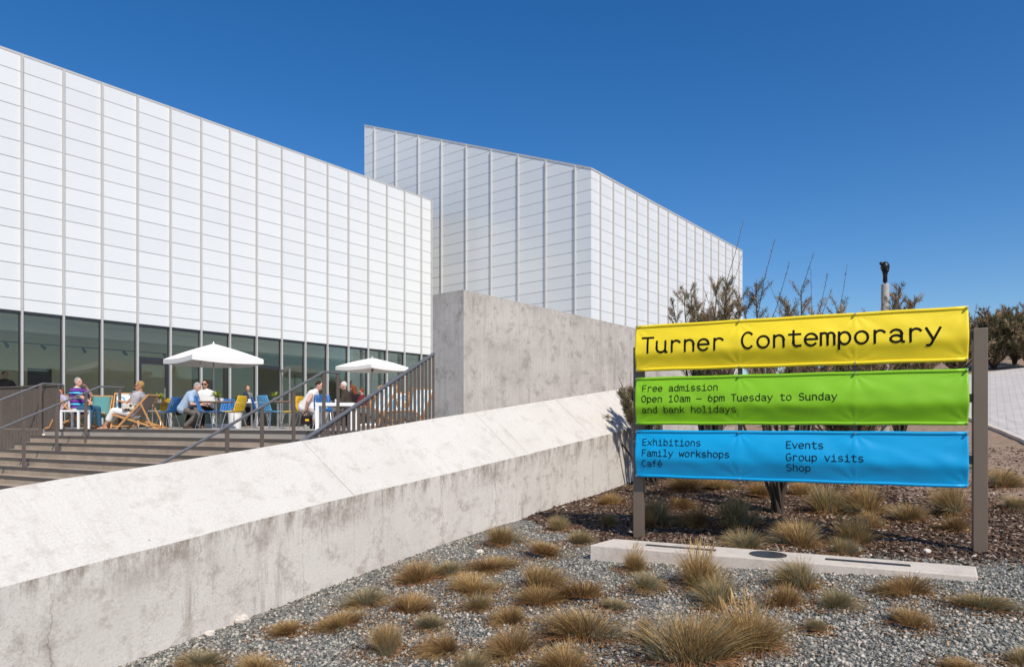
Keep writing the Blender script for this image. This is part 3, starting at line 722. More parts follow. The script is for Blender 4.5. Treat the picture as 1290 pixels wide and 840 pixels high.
def lettering(key, lines):
    _, z0, z1, seed = [b for b in BAN if b[0] == key][0]
    for text, u0, u1, v, uv_, hs_, sw in lines:           # u0,u1: centres of first and last characters; v baseline at column uv_
        xa, xb = invx(u0), invx(u1); adv = (xb-xa)/(len(text)-1); y0 = (532-v)/F*(SL+SX*invx(uv_)).y
        m = MB()
        for ci, ch in enumerate(text+' '):
            if ch == ' ':
                m.build('lettering', M['text'], banners[key]); m = MB(); continue
            for pl in G[ch]:
                n = len(pl); vs = []
                pts = [(xa+adv*(ci-.5+px), y0+adv*py*hs_) for px, py in pl]
                closed = math.hypot(pts[0][0]-pts[-1][0], pts[0][1]-pts[-1][1]) < 1e-6
                hw = adv*sw/2
                if not closed:                          # square caps
                    def ext(a, b): L_ = math.hypot(a[0]-b[0], a[1]-b[1]); return (a[0]+(a[0]-b[0])/L_*hw*.8, a[1]+(a[1]-b[1])/L_*hw*.8)
                    pts[0] = ext(pts[0], pts[1]); pts[-1] = ext(pts[-1], pts[-2])
                for i in range(n):
                    if closed: a, b = pts[(i-1) % (n-1)], pts[(i+1) % (n-1)]
                    else: a, b = pts[max(i-1, 0)], pts[min(i+1, n-1)]
                    dx, dy = b[0]-a[0], b[1]-a[1]; L_ = math.hypot(dx, dy) or 1; nx1, ny1 = -dy/L_*hw, dx/L_*hw
                    if 0 < i < n-1 or closed:
                        c, d = pts[i], b; l1 = math.hypot(pts[i][0]-a[0], pts[i][1]-a[1]) or 1; l2 = math.hypot(b[0]-pts[i][0], b[1]-pts[i][1]) or 1
                        cs = ((pts[i][0]-a[0])*(b[0]-pts[i][0])+(pts[i][1]-a[1])*(b[1]-pts[i][1]))/(l1*l2); kx = 1/max(.5, math.sqrt(max(0, (1+cs)/2))); nx1 *= kx; ny1 *= kx
                    for s_ in (1, -1): vs.append(bpt(pts[i][0]+nx1*s_, pts[i][1]+ny1*s_, z0, z1, seed, .0045))
                m.add(vs, [(2*i+1, 2*i+3, 2*i+2, 2*i) for i in range(n-1)])
lettering('by', [('Turner Contemporary', 818, 1174.5, 445, 818, 1.0, .14)])
def mono(text, ua, ub, v, uv_, total): return text
lettering('bg', [('Free admission', 813.4, 902.6, 493.4, 813, 1.06, .135), ('Open 10am \u2013 6pm Tuesday to Sunday', 813.2, 1051, 506.6, 813, 1.06, .135), ('and bank holidays', 813.6, 925, 520.2, 813, 1.06, .135)])
lettering('bb', [('Exhibitions', 813.6, 881.3, 560.3, 813, 1.06, .135), ('Family workshops', 813.4, 917.3, 573.6, 813, 1.06, .135), ('Caf\u00e9', 813.4, 833, 586.6, 813, 1.06, .135),
                 ('Events', 994, 1034, 564, 994, 1.06, .135), ('Group visits', 994.3, 1084, 579, 994, 1.06, .135), ('Shop', 994.3, 1018, 592.5, 994, 1.06, .135)])

# ------------------------------------------------------------------ plinth with recessed lights
A0, A1, A2, A3 = P(743, 686, 7.87), P(1232, 725.4, 6.27), P(1229.5, 712.8, 6.70), P(773, 678, 8.30)
zt_ = -1.41
pl = thing('concrete_plinth', 'long low concrete plinth with recessed dark lights, in gravel before the sign', 'plinth', (A0.x, A0.y, gz(A0.x, A0.y))); po = Vector(pl.location)
m = MB(); top = [(p.x, p.y, zt_) for p in (A0, A1, A2, A3)]; bot = [(p[0], p[1], -1.85) for p in top]
m.add([Vector(p)-po for p in top+bot], [(0,1,2,3),(7,6,5,4),(0,4,5,1),(1,5,6,2),(2,6,7,3),(3,7,4,0)]); m.build('block', M['conc_obj'], pl, bevel=.012)
pd = (A1-A0); pd.z = 0; pd.normalize(); pn = Vector((-pd.y, pd.x, 0)); mid = lambda f: (A0.lerp(A1, f)+A3.lerp(A2, f))/2
def onpl(u):                                            # fraction along the plinth at picture column u
    best = min((abs(645+F*mid(f/400).x/mid(f/400).y-u), f/400) for f in range(401)); return mid(best[1])
c = onpl(968); m = MB(); m.lathe(Vector((c.x, c.y, zt_))-po, [(.19, .001), (.19, .006), (.172, .009), (.165, .005), (.0, .006)], 32); m.build('round_light', M['darkrubber'], pl)
for ua, ub in ((814, 902), (1040, 1147)):
    a, b = onpl(ua), onpl(ub); m = MB(); m.beam(Vector((a.x, a.y, zt_+.002))-po, Vector((b.x, b.y, zt_+.002))-po, .085, .008); m.build('linear_light', M['darkrubber'], pl)

# ------------------------------------------------------------------ café furniture
def floor(u, D): return Vector(((u-645)/F*D, D, FLOOR))
def umbrella_parts(root, hz, apex, hd, yaw):
    n = 10; m = MB()
    for k_ in range(4):
        a0, a1 = R(yaw+90*k_), R(yaw+90*(k_+1))
        c0, c1 = Vector((math.cos(a0), math.sin(a0), 0))*hd, Vector((math.cos(a1), math.sin(a1), 0))*hd
        base = len(m.v); rows = []
        for i in range(n+1):
            f = i/n
            for j in range(n+1):
                g = j/n; p = c0.lerp(c1, g)*f
                z = apex-(apex-hz)*f - .05*math.sin(math.pi*g)*f*(1-.15*f) + .02*math.sin(math.pi*f)
                m.v.append((p.x, p.y, z))
        m.f += [(base+i*(n+1)+j, base+(i+1)*(n+1)+j, base+(i+1)*(n+1)+j+1, base+i*(n+1)+j+1) for i in range(n) for j in range(n)]
        # valance
        b2 = len(m.v)
        for j in range(n+1):
            p = c0.lerp(c1, j/n); z = hz-.05*.85*math.sin(math.pi*j/n); m.v += [(p.x*1.001, p.y*1.001, z), (p.x*1.001, p.y*1.001, z-.13)]
        m.f += [(b2+2*j, b2+2*j+1, b2+2*j+3, b2+2*j+2) for j in range(n)]
    m.m = [0]*len(m.f); cn = m.build('canopy', M['canopy'], root); sd = cn.modifiers.new('s', 'SOLIDIFY'); sd.thickness = .004
    m = MB(); m.tube([(0,0,.05), (0,0,apex+.02)], .024, 10); m.tube([(0,0,apex), (0,0,apex+.05)], [.03, .012], 8); m.build('pole', M['pole'], root)
    for k_ in range(8):
        a = R(yaw+45*k_); L_ = hd*(1 if k_ % 2 == 0 else .70); f = .96
        m = MB(); m.beam((.02*math.cos(a), .02*math.sin(a), apex-.05), (L_*f*math.cos(a), L_*f*math.sin(a), hz-.02-(0 if k_ % 2 == 0 else .05)), .016, .02); m.build('rib', M['pole'], root)
    m = MB(); m.lathe((0,0,apex-.5), [(.045, 0), (.045, .06)], 10); m.build('hub', M['black'], root)
    m = MB(); m.box((0, 0, .05), .92, .60, .10); m.box((0, 0, .11), .7, .45, .03); m.lathe((0, 0, .1), [(.045, 0), (.04, .25)], 10); m.build('base', M['white'], root, bevel=.008)
u1 = thing('parasol', 'white square parasol over the middle tables, between the sunbather and the café door', 'parasol', floor(269, 19.6), group='white parasols'); umbrella_parts(u1, 1.97, 2.42, 1.42, -88)
u2 = thing('parasol', 'white square parasol further right, partly hidden by the slatted stair balustrade', 'parasol', floor(469, 25.6), group='white parasols'); umbrella_parts(u2, 2.24, 2.58, 1.34, -80)

def shell_chair(mat):
    root = bpy.data.objects.new('café_chair' if False else 'cafe_chair', None); COL.objects.link(root)
    # perforated back and seat as one bent shell
    m = MB(); nx_, ny_ = 13, 33; w0 = .215
    def prof(f):                                          # f 0..1 front of the seat to top of the back
        if f < .5: t = f/.5; return (.23-.40*t, .455-.025*math.sin(math.pi*t)+.0*t)
        t = (f-.5)/.5; return (-.17-.06*math.sin(t*1.57)-.06*t, .455+.03*t+.35*t)
    for i in range(ny_+1):
        f = i/ny_; x, z = prof(f); w = w0*(1-.18*max(0, f-.75)/.25-.12*max(0, .12-f)/.12)
        for j in range(nx_+1):
            y = -w+2*w*j/nx_; m.v.append((x+(.03 if f > .5 else 0)*(abs(y)/w)**2, y, z+(.012*(abs(y)/w)**2 if f <= .5 else 0)))
    for i in range(ny_):
        for j in range(nx_):
            if i % 2 == 1 and j % 2 == 1 and 17 < i < 32: continue
            m.f.append((i*(nx_+1)+j, i*(nx_+1)+j+1, (i+1)*(nx_+1)+j+1, (i+1)*(nx_+1)+j)); m.m.append(0)
    s = m.build('shell', mat, root, smooth=True); sd = s.modifiers.new('s', 'SOLIDIFY'); sd.thickness = .014
    for sx in (1, -1):
        for sy in (1, -1):
            m = MB(); m.tube([(.03*sx-.02, .12*sy, .435), (.12*sx-.02, .17*sy, .40), (.21*sx-.03, .235*sy, 0)], .0095, 7); m.build('leg', M['steel'], root)
    return root
CH = {}
def chair(color, label, u, D, yaw):
    if color not in CH: CH[color] = o = shell_chair(M[color])
    else: o = copy_tree(CH[color])
    o.location = floor(u, D); o.rotation_euler = (0, 0, R(yaw)); tag(o, label, 'chair', 'perforated plastic chairs on the terrace'); return o
chair('blue', 'blue perforated chair turned left, just right of the woman in the deck chair', 210, 18.4, 172)
chair('blue', 'blue perforated chair just right of the man in the pale blue shirt', 261, 17.3, 14)
chair('blue', 'blue perforated chair behind the table under the parasol, half hidden by it', 282, 19.3, -95)
chair('blue', 'deep blue perforated chair just below the parasol edge by the dark café doorway', 331, 18.2, 25)
chair('blue', 'blue perforated chair with its back to the stairs, behind the big white table', 409, 16.9, 92)
chair('lightblue', 'paler blue perforated chair in front of the open café door, behind the handrail', 341, 17.3, 60)
chair('yellow', 'yellow perforated chair turned left, under the right half of the nearer parasol', 294, 17.4, 166)
chair('yellow', 'yellow perforated chair half hidden behind a blue one, right of the sunbathing woman', 203, 19.4, 160)
chair('yellow', 'yellow perforated chair turned left beside the brown table, behind the middle handrail', 367, 17.7, 168)
chair('yellow', 'yellow perforated chair on which the woman in white is sitting', 385, 17.4, 5)
# woven armless chair
wc = thing('woven_chair', 'grey woven chair with a rounded back, right behind the woman in the deck chair', 'chair', floor(185, 17.6), R(70))
m = MB(); n = 12
for i in range(n+1):
    for j in range(n+1):
        y = -.23+.46*j/n; t = i/n; w = 1-.25*t*t; m.v.append((-.2-.12*t-.05*math.cos(y*6), y*w, .46+.50*t-(.10*(abs(y)/.23)**2.5 if t > .7 else 0)*(t-.7)/.3))
m.f = [(i*(n+1)+j, i*(n+1)+j+1, (i+1)*(n+1)+j+1, (i+1)*(n+1)+j) for i in range(n) for j in range(n)]; m.m = [0]*len(m.f)
b = m.build('backrest', M['wicker'], wc, smooth=True); b.modifiers.new('s', 'SOLIDIFY').thickness = .012
m = MB(); m.box((0, 0, .455), .46, .46, .03); m.build('seat', M['wicker'], wc, bevel=.01)
for sx in (1, -1):
    for sy in (1, -1):
        m = MB(); m.tube([(.18*sx, .19*sy, .44), (.22*sx, .22*sy, 0)], .012, 7); m.build('leg', M['steel'], wc)

def deck_chair(name, label, u, D, yaw, canvas_mat, group='wooden deck chairs', hi=0, sc=1.0):
    root = thing(name, label, 'deck chair', floor(u, D), R(yaw), group); root.scale = (sc,)*3
    w = .29; a0, a1 = (.40, 0), (-.50, 1.0+hi); b0, b1 = (-.80, 0), (.52, .46+hi)
    m = MB()
    for sy in (1, -1): m.beam((a0[0], sy*w, a0[1]), (a1[0], sy*w, a1[1]), .028, .05)
    m.tube([(a1[0], -w, a1[1]), (a1[0], w, a1[1])], .022, 8); m.tube([(a0[0]-.06, -w, a0[1]+.07), (a0[0]-.06, w, a0[1]+.07)], .014, 8); m.build('back_frame', M['wood'], root)
    m = MB(); w2 = w-.035
    for sy in (1, -1): m.beam((b0[0], sy*w2, b0[1]+.012), (b1[0], sy*w2, b1[1]), .028, .05)
    m.tube([(b1[0], -w2, b1[1]), (b1[0], w2, b1[1])], .022, 8); m.tube([(b0[0]+.03, -w2, .035), (b0[0]+.03, w2, .035)], .016, 8); m.build('seat_frame', M['wood'], root)
    m = MB()
    for sy in (1, -1): m.beam((-.30, sy*(w+.03), .78+hi*.8), (-.62, sy*(w+.03), .09), .022, .035)
    m.tube([(-.62, -w, .10), (-.62, w, .10)], .014, 8); m.build('strut', M['wood'], root)
    m = MB(); n = 18; wc_ = w-.045
    for i in range(n+1):
        t = i/n; x = a1[0]+(b1[0]-a1[0])*t; z = a1[1]+(b1[1]-a1[1])*t-.52*math.sin(math.pi*t)**1.0*(.55+.25*t)
        x -= .04*math.sin(math.pi*t)
        for j in range(5): m.v.append((x, -wc_+2*wc_*j/4, z))
    m.f = [(i*5+j, i*5+j+1, (i+1)*5+j+1, (i+1)*5+j) for i in range(n) for j in range(4)]; m.m = [0]*len(m.f)
    c = m.build('canvas', canvas_mat, root, smooth=True); c.modifiers.new('s', 'SOLIDIFY').thickness = .004; return root
def canvas(name, stops, axis=1, scale=1.0, off=0.0, blotch=None):
    k = NT(name); tc = k.n('TexCoord').outputs['Object']; s = k.n('SeparateXYZ', Vector=tc)
    c = k.ramp(k.math('MULTIPLY_ADD', s.outputs[axis], scale, off), stops, 'CONSTANT')
    if blotch: c = k.mix(k.math('MULTIPLY', k.ramp(k.noise(tc, 5.5, 4, .6), [(.5, 0), (.54, 1)]), k.ramp(s.outputs[2], [(.45, 0), (.5, 1)])), c, blotch)
    return k.done(c, .9, 0, .1)
M['cv_print'] = canvas('printed_canvas', [(0, (.74, .78, .74)), (.5, (.66, .76, .74))], blotch=(.16, .33, .46))
M['cv_brown'] = canvas('brown_grey_canvas', [(0, (.30, .24, .20)), (.5, (.26, .22, .20))])
M['cv_pale'] = canvas('pale_striped_canvas', [(0, (.62, .72, .74)), (.3, (.42, .58, .66)), (.4, (.70, .76, .74)), (.65, (.40, .56, .62)), (.75, (.66, .74, .74))], 1, 2.0, .5)
M['cv_green'] = canvas('green_canvas', [(0, (.10, .26, .25)), (.5, (.12, .30, .28))])
M['cv_lilac'] = canvas('lilac_canvas', [(0, (.62, .60, .66)), (.5, (.56, .55, .62))])
deck_chair('deck_chair', 'wooden deck chair under the man in the striped polo', 99, 17.25, 0, M['cv_lilac'], sc=.86)
deck_chair('deck_chair', 'wooden deck chair with brown canvas holding the woman in white trousers', 171, 16.3, 180, M['cv_brown'], hi=-.04, sc=.84)
deck_chair('deck_chair', 'empty wooden deck chair with white and blue printed canvas, behind the reclining woman', 157, 17.9, -66, M['cv_print'], sc=.93)
deck_chair('deck_chair', 'empty deck chair behind the man in the striped polo, mostly hidden', 124, 18.8, -70, M['cv_green'], sc=.9)
deck_chair('deck_chair', 'deck chair with pale striped canvas rising above the balustrade, below the far parasol', 474, 16.4, -118, M['cv_pale'], hi=.06)
deck_chair('deck_chair', 'wooden deck chair glimpsed between the balustrade slats, nearest the tall concrete wall', 521, 15.6, -110, M['cv_pale'], hi=-.05)
deck_chair('deck_chair', 'wooden deck chair glimpsed between the balustrade slats, left of another', 497, 17.6, -95, M['cv_print'], hi=-.05)

def table(label, u, D, sx, sy, h, topmat, legmat, yaw=0, kind='pedestal', name='cafe_table', group=None, lw_=.045):
    root = thing(name, label, 'table', floor(u, D), R(yaw), group)
    m = MB(); th = .03 if kind == 'pedestal' else lw_; m.box((0, 0, h-th/2), sx, sy, th); m.build('tabletop', topmat, root, bevel=.005)
    if kind == 'pedestal':
        m = MB(); m.tube([(0,0,.03), (0,0,h-.03)], .03, 10); m.build('pedestal', legmat, root)
        m = MB(); m.lathe((0,0,0), [(.22, 0), (.22, .015), (.05, .035)], 20); m.build('foot', legmat, root)
    else:
        for i in (1, -1):
            for j in (1, -1):
                m = MB(); m.box((i*(sx/2-lw_/2), j*(sy/2-lw_/2), (h-lw_)/2), lw_, lw_, h-lw_-.002); m.build('leg', legmat, root)
    return root
G1 = 'café tables on the terrace'
table('dark square café table just right of the reclining woman', 192, 19.0, .7, .7, .72, M['wooddark'], M['steel'], 10, group=G1)
table('café table under the nearer parasol, with papers and a plant on it', 272, 18.5, .9, .7, .73, M['wooddark'], M['steel'], 12, group=G1)
table('café table to the right of the turned yellow chair under the parasol', 317, 19.2, .7, .7, .73, M['white'], M['steel'], 8, group=G1)
table('brown café table beside the yellow chair behind the middle handrail', 350, 18.3, .8, .7, .73, M['wooddark'], M['steel'], 8, group=G1)
table('small white low side table in front of the man in the striped polo', 95, 16.75, .46, .46, .46, M['white'], M['white'], 0, 'legs', 'side_table')
table('big white square-legged low table behind the middle handrail post', 425, 14.6, .80, .62, .575, M['white'], M['white'], 4, 'legs', 'low_table', lw_=.07)
# things on the tables
def tuft_leaves(m, c, n, L_, seed, spread=.6):
    r_ = random.Random(seed)
    for i in range(n):
        a = r_.random()*6.283; e = r_.uniform(.3, 1.2); l = L_*r_.uniform(.6, 1.1); d = Vector((math.cos(a)*math.cos(e), math.sin(a)*math.cos(e), math.sin(e)))
        s = d.cross(Vector((0,0,1))).normalized()*l*.10; p = Vector(c); m.add([p-s*.4, p+s*.4, p+d*l*.5+s, p+d*l*.5-s, p+d*l-Vector((0,0,l*.12))], [(0,1,2,3), (3,2,4)])
M['plantgreen'] = simple('pot_plant_leaf', (.30, .36, .05), .6, 0, .35, 9)
M['pot'] = simple('grey_pot', (.35, .33, .30), .7, 0, .1, 9)
for lab, u, D, z in (('small potted green plant on the table under the nearer parasol', 273, 18.45, .73), ('small potted yellow-green plant on the brown table by the café door', 346, 18.3, .73), ('small potted plant on the dark table right of the reclining woman', 201, 19.0, .72)):
    r0 = thing('potted_plant', lab, 'plant', floor(u, D)+Vector((0, 0, z)))
    m = MB(); m.lathe((0,0,0), [(.05, 0), (.065, .10), (.055, .10)], 12); m.build('pot', M['pot'], r0)
    m = MB(); tuft_leaves(m, (0, 0, .09), 46, .26, int(u)); m.build('leaves', M['plantgreen'], r0)
def cup(lab, u, D, z):
    r0 = thing('cup', lab, 'cup', floor(u, D)+Vector((0, 0, z))); m = MB(); m.lathe((0,0,0), [(.028, 0), (.042, .085), (.036, .085), (.024, .01)], 14); m.build('body', M['white'], r0)
    m = MB(); m.tube([(.035, 0, .07), (.065, 0, .06), (.06, 0, .03), (.03, 0, .025)], .006, 6); m.build('handle', M['white'], r0)
cup('white cup on the table under the nearer parasol', 279, 18.4, .73); cup('white cup on the big white low table', 424, 14.7, .575); cup('white cup on the white café table right of the yellow chair', 314, 19.1, .73)
m = MB(); m.box((0, 0, .09), .42, .30, .18); m.box((0, 0, .192), .38, .26, .02); o = m.build('paper_stack', M['white'], bevel=.006, loc=floor(264, 18.55)+Vector((0, 0, .731))); tag(o, 'stack of white papers on the table under the nearer parasol', 'papers')
m = MB(); m.lathe((0,0,0), [(.15, 0), (.17, .40), (.165, .41), (.15, .39)], 18); o = m.build('white_bin', M['white'], loc=floor(296, 18.1), smooth=False); tag(o, 'white bucket-like bin on the floor under the turned yellow chair', 'bin')

# ------------------------------------------------------------------ people
def skin(name, c): return simple(name, c, .55, 0, .08, 20)
M['skin'] = skin('skin', (.56, .32, .22)); M['skintan'] = skin('tanned_skin', (.48, .24, .14)); M['skinpink'] = skin('pink_skin', (.60, .34, .26))
def cloth(name, c): return simple(name, c, .85, 0, .12, 14, .15)
M['jeans'] = cloth('blue_jeans', (.035, .10, .17)); M['whitecloth'] = cloth('white_cotton', (.75, .73, .70)); M['paleblue'] = cloth('pale_blue_shirt', (.36, .47, .60))
M['greytr'] = cloth('grey_trousers', (.14, .125, .11)); M['darkcloth'] = cloth('dark_cloth', (.022, .016, .016)); M['brownj'] = cloth('brown_jacket', (.06, .045, .035))
M['lilac'] = cloth('lilac_cloth', (.42, .40, .55)); M['greyc'] = cloth('grey_top', (.20, .21, .21)); M['red'] = cloth('dark_red_cloth', (.16, .02, .03)); M['shoe'] = cloth('brown_shoe', (.07, .045, .03)); M['palegrey'] = cloth('patterned_vest', (.45, .42, .44))
M['hgrey'] = cloth('grey_hair', (.33, .31, .29)); M['hblond'] = cloth('blond_hair', (.36, .22, .09)); M['hdark'] = cloth('dark_brown_hair', (.045, .028, .018)); M['hauburn'] = cloth('auburn_hair', (.20, .06, .025)); M['hwhite'] = cloth('white_hair', (.62, .58, .53))
k = NT('striped_polo'); tc = k.n('TexCoord').outputs['Object']; s = k.n('SeparateXYZ', Vector=tc); fr = k.math('FRACT', k.math('MULTIPLY', s.outputs[2], 3.6))
nv, pu, cy, wh = (.03, .03, .16), (.22, .05, .32), (.12, .50, .72), (.72, .68, .55)
M['polo'] = k.done(k.ramp(fr, [(0, nv), (.16, cy), (.30, nv), (.44, pu), (.60, nv), (.70, wh), (.82, nv), (.9, pu)], 'CONSTANT'), .85, 0, .15)
k = NT('patterned_skirt'); tc = k.n('TexCoord').outputs['Object']; v = k.n('TexVoronoi', Scale=16.0, Vector=tc)
M['pattern'] = k.done(k.ramp(v.outputs['Distance'], [(0, (.10, .05, .03)), (.45, (.12, .06, .04)), (.5, (.62, .58, .50)), (1, (.62, .58, .50))], 'CONSTANT'), .85, 0, .15)
def remesh(m, name, mat, parent, vox):
    me = m.mesh('t', mat); o = bpy.data.objects.new('t', me); COL.objects.link(o)
    r = o.modifiers.new('r', 'REMESH'); r.mode = 'VOXEL'; r.voxel_size = vox
    sm = o.modifiers.new('s', 'SMOOTH'); sm.iterations = 3; sm.factor = .5
    dg = bpy.context.evaluated_depsgraph_get(); me2 = bpy.data.meshes.new_from_object(o.evaluated_get(dg)); bpy.data.objects.remove(o)
    me2.materials.clear(); me2.materials.append(mat); me2.polygons.foreach_set('use_smooth', [True]*len(me2.polygons)); me2.name = name
    o = bpy.data.objects.new(name, me2); COL.objects.link(o)
    if parent is not None: o.parent = parent
    return o
def ik(a, b, l1, l2, hint):
    a, b, hint = Vector(a), Vector(b), Vector(hint); d = b-a; L_ = min(d.length, (l1+l2)*.999); d.normalize(); b = a+d*L_
    x = (L_*L_+l1*l1-l2*l2)/(2*L_); h = math.sqrt(max(0, l1*l1-x*x)); hp = hint-d*hint.dot(d); hp.normalize(); return a+d*x+hp*h, b
def person(label, loc, yaw, pelvis, lean, wr, an, head=(1,0,0), skinm='skin', hair=None, hairkind='short', clothes=(), glasses=False, scale=1.0, knee=((1,0,.6),(1,0,.6)), elbow=((-.3,.6,-.8),(-.3,-.6,-.8)), neckfwd=0.0):
    pv = Vector(pelvis); ld = R(lean); up = Vector((-math.sin(ld), 0, math.cos(ld))); Y = Vector((0, 1, 0))
    nb = pv+up*.50; sh = [nb-up*.05+Y*.165, nb-up*.05-Y*.165]; hip = [pv+Y*.085, pv-Y*.085]
    hd = Vector(head).normalized(); nk = nb+up*.05+hd*neckfwd; hc = nk+Vector((0,0,1))*.09+up*.04+hd*.035
    el, wrs, kn, ak = [], [], [], []
    for i in (0, 1):
        e_, w_ = ik(sh[i], wr[i], .285, .255, elbow[i]); el.append(e_); wrs.append(w_)
        k_, a_ = ik(hip[i], an[i], .43, .42, knee[i]); kn.append(k_); ak.append(a_)
    z = hd.cross(Y).normalized(); z = -z if z.z < 0 else z
    hy = z.cross(hd).normalized(); hrot = Matrix((hd, hy, z)).transposed()
    def seg(m, what, g=0.0):
        if what == 'torso':
            for i in (0, 1): m.capsule(hip[i]+up*.04, sh[i]*.72+nb*.28-up*.06, .105+g, .105+g); m.capsule(sh[i]-up*.01, nb+up*.005, .062+g, .06+g)
            m.capsule(pv+up*.05, nb-up*.1, .115+g, .12+g)
        if what == 'hips': m.capsule(hip[0]-Y*.01, hip[1]+Y*.01, .118+g, .118+g); m.capsule(pv, pv+up*.12, .12+g, .11+g)
        for i in (0, 1):
            if what == 'uarms': m.capsule(sh[i], el[i], .053+g, .042+g)
            if what == 'sleeves': m.capsule(sh[i], sh[i].lerp(el[i], .68), .056+g, .056+g)
            if what == 'farms': m.capsule(el[i], wrs[i], .041+g, .029+g)
            if what == 'thighs': m.capsule(hip[i], kn[i], .088+g, .060+g)
            if what == 'shins': m.capsule(kn[i], ak[i], .058+g, .040+g)
            if what == 'calves': m.capsule(kn[i], kn[i].lerp(ak[i], .55), .062+g, .058+g)
            if what == 'feet':
                f = Vector((1, 0, 0)); f = (f-Vector((0,0,1))*.0)
                m.capsule(ak[i]+Vector((-.03, 0, -.045)), ak[i]+f*.11+Vector((0, 0, -.055)), .037+g, .034+g); m.capsule(ak[i]+f*.11+Vector((0,0,-.055)), ak[i]+f*.17+Vector((0,0,-.062)), .034+g, .024+g); m.capsule(ak[i], ak[i]+Vector((0,0,-.03)), .04+g, .038+g)
        if what == 'dress':
            a = pv+up*.05; kk = (kn[0]+kn[1])/2
            m.capsule(a, kk, .15+g, .17+g); m.capsule(kk, kk+Vector((-.04,0,-.22)), .17+g, .16+g)
    root = thing('person', label, 'person', loc, R(yaw)); root.scale = (scale,)*3
    m = MB()
    for w in ('torso', 'hips', 'uarms', 'farms', 'thighs', 'shins', 'feet'): seg(m, w)
    m.capsule(nb, nk+up*.03+hd*.01, .058, .052)
    m.ell(hc, .088, .074, .112, hrot); m.ell(hc+hrot@Vector((.03, 0, -.055)), .058, .052, .058, hrot)
    m.capsule(hc+hrot@Vector((.085, 0, .012)), hc+hrot@Vector((.104, 0, -.022)), .010, .016, 8)
    for sy in (1, -1):
        m.ell(hc+hrot@Vector((-.005, sy*.076, -.01)), .024, .010, .034, hrot, 8, 6); m.ell(hc+hrot@Vector((.07, sy*.032, .030)), .018, .024, .010, hrot, 8, 6)
    m.ell(hc+hrot@Vector((.082, 0, -.055)), .013, .026, .010, hrot, 8, 6)
    for i in (0, 1):                                     # palm, four fingers of unequal length, thumb from the side of the palm
        d = (wrs[i]-el[i]).normalized(); s_ = d.cross(Vector((0, 0, 1)))
        s_ = (s_ if s_.length > .1 else Vector((0, 1, 0))).normalized(); n_ = s_.cross(d)
        if n_.z > 0: n_ = -n_
        pb = wrs[i]+d*.085
        for q in (-.027, -.009, .009, .027): m.capsule(wrs[i]+d*.02+s_*q*.7, pb+s_*q, .016, .013, 8, 3)
        for q, L_ in ((-.030, .055), (-.010, .072), (.010, .076), (.030, .066)):
            p0 = pb+s_*q; p1 = p0+d*L_*.55+n_*.012; p2 = p1+d*L_*.4+n_*.028; m.capsule(p0, p1, .0095, .009, 8, 3); m.capsule(p1, p2, .009, .0075, 8, 3)
        sd = s_ if i == 0 else -s_
        t1 = wrs[i]+d*.035+sd*.034; t2 = t1+d*.03+sd*.025+n_*.01; t3 = t2+d*.03+n_*.012; m.capsule(wrs[i]+d*.02+sd*.02, t1, .014, .0125, 8, 3); m.capsule(t1, t2, .0125, .011, 8, 3); m.capsule(t2, t3, .011, .009, 8, 3)
    body = remesh(m, 'body', M[skinm], root, .0085)
    for nm, mt, parts, g in clothes:
        m = MB(); [seg(m, w, g) for w in parts]; remesh(m, nm, M[mt], root, .014)
    if hair:
        m = MB(); m.ell(hc+hrot@Vector((-.018, 0, .026)), .086, .082, .098, hrot)
        if hairkind == 'mop': m.ell(hc+hrot@Vector((-.03, 0, .035)), .088, .092, .10, hrot)
        if hairkind == 'full': m.ell(hc+hrot@Vector((-.045, 0, .005)), .085, .092, .112, hrot)
        if hairkind == 'long': m.capsule(hc+hrot@Vector((-.05, 0, .0)), hc+hrot@Vector((-.07, 0, -.2)), .085, .075)
        remesh(m, 'hair', M[hair], root, .012)
    m = MB()
    for sy in (1, -1): m.ell(hc+hrot@Vector((.079, sy*.032, .018)), .010, .014, .009, hrot, 8, 6)
    m.build('eyes', M['black'], root)
    if glasses:
        m = MB()
        for sy in (1, -1): m.ell(hc+hrot@Vector((.094, sy*.034, .016)), .008, .031, .022, hrot, 10, 6); m.beam(hc+hrot@Vector((.09, sy*.062, .022)), hc+hrot@Vector((0, sy*.08, .018)), .006, .008)
        m.beam(hc+hrot@Vector((.098, -.02, .02)), hc+hrot@Vector((.098, .02, .02)), .006, .006, ); m.build('sunglasses', M['black'], root)
    return root, dict(hc=hc, wr=wrs, pv=pv, kn=kn)
TR = ('hips', 'thighs', 'shins'); TOP = ('torso', 'hips', 'sleeves'); TOPL = ('torso', 'hips', 'uarms', 'farms')
# people: local +x is where they face
person('seated man in a striped purple and blue polo, hand at his mouth', floor(100, 17.2), -8, (0, 0, .50), 6, ((.22, -.02, 1.02), (.52, -.24, .66)), ((.46, .12, .09), (.40, -.14, .09)), (1, -.1, -.05), 'skinpink', 'hgrey',
       clothes=(('polo_shirt', 'polo', TOP, .018), ('jeans', 'jeans', TR, .014), ('shoes', 'shoe', ('feet',), .008)), elbow=((.5, .5, -.8), (-.2, -.8, -.4)), knee=((1, 0, .7), (1, 0, .7)))
person('woman in sunglasses and white trousers reclining in a deck chair', floor(170, 16.3), 180, (.03, 0, .37), 17, ((.30, .05, .66), (.31, -.05, .66)), ((.66, .10, .07), (.72, -.10, .09)), (1, .55, -.05), 'skintan', 'hblond', 'mop',
       clothes=(('vest', 'palegrey', ('torso', 'hips'), .014), ('trousers', 'whitecloth', ('hips', 'thighs', 'calves'), .018)), glasses=True)
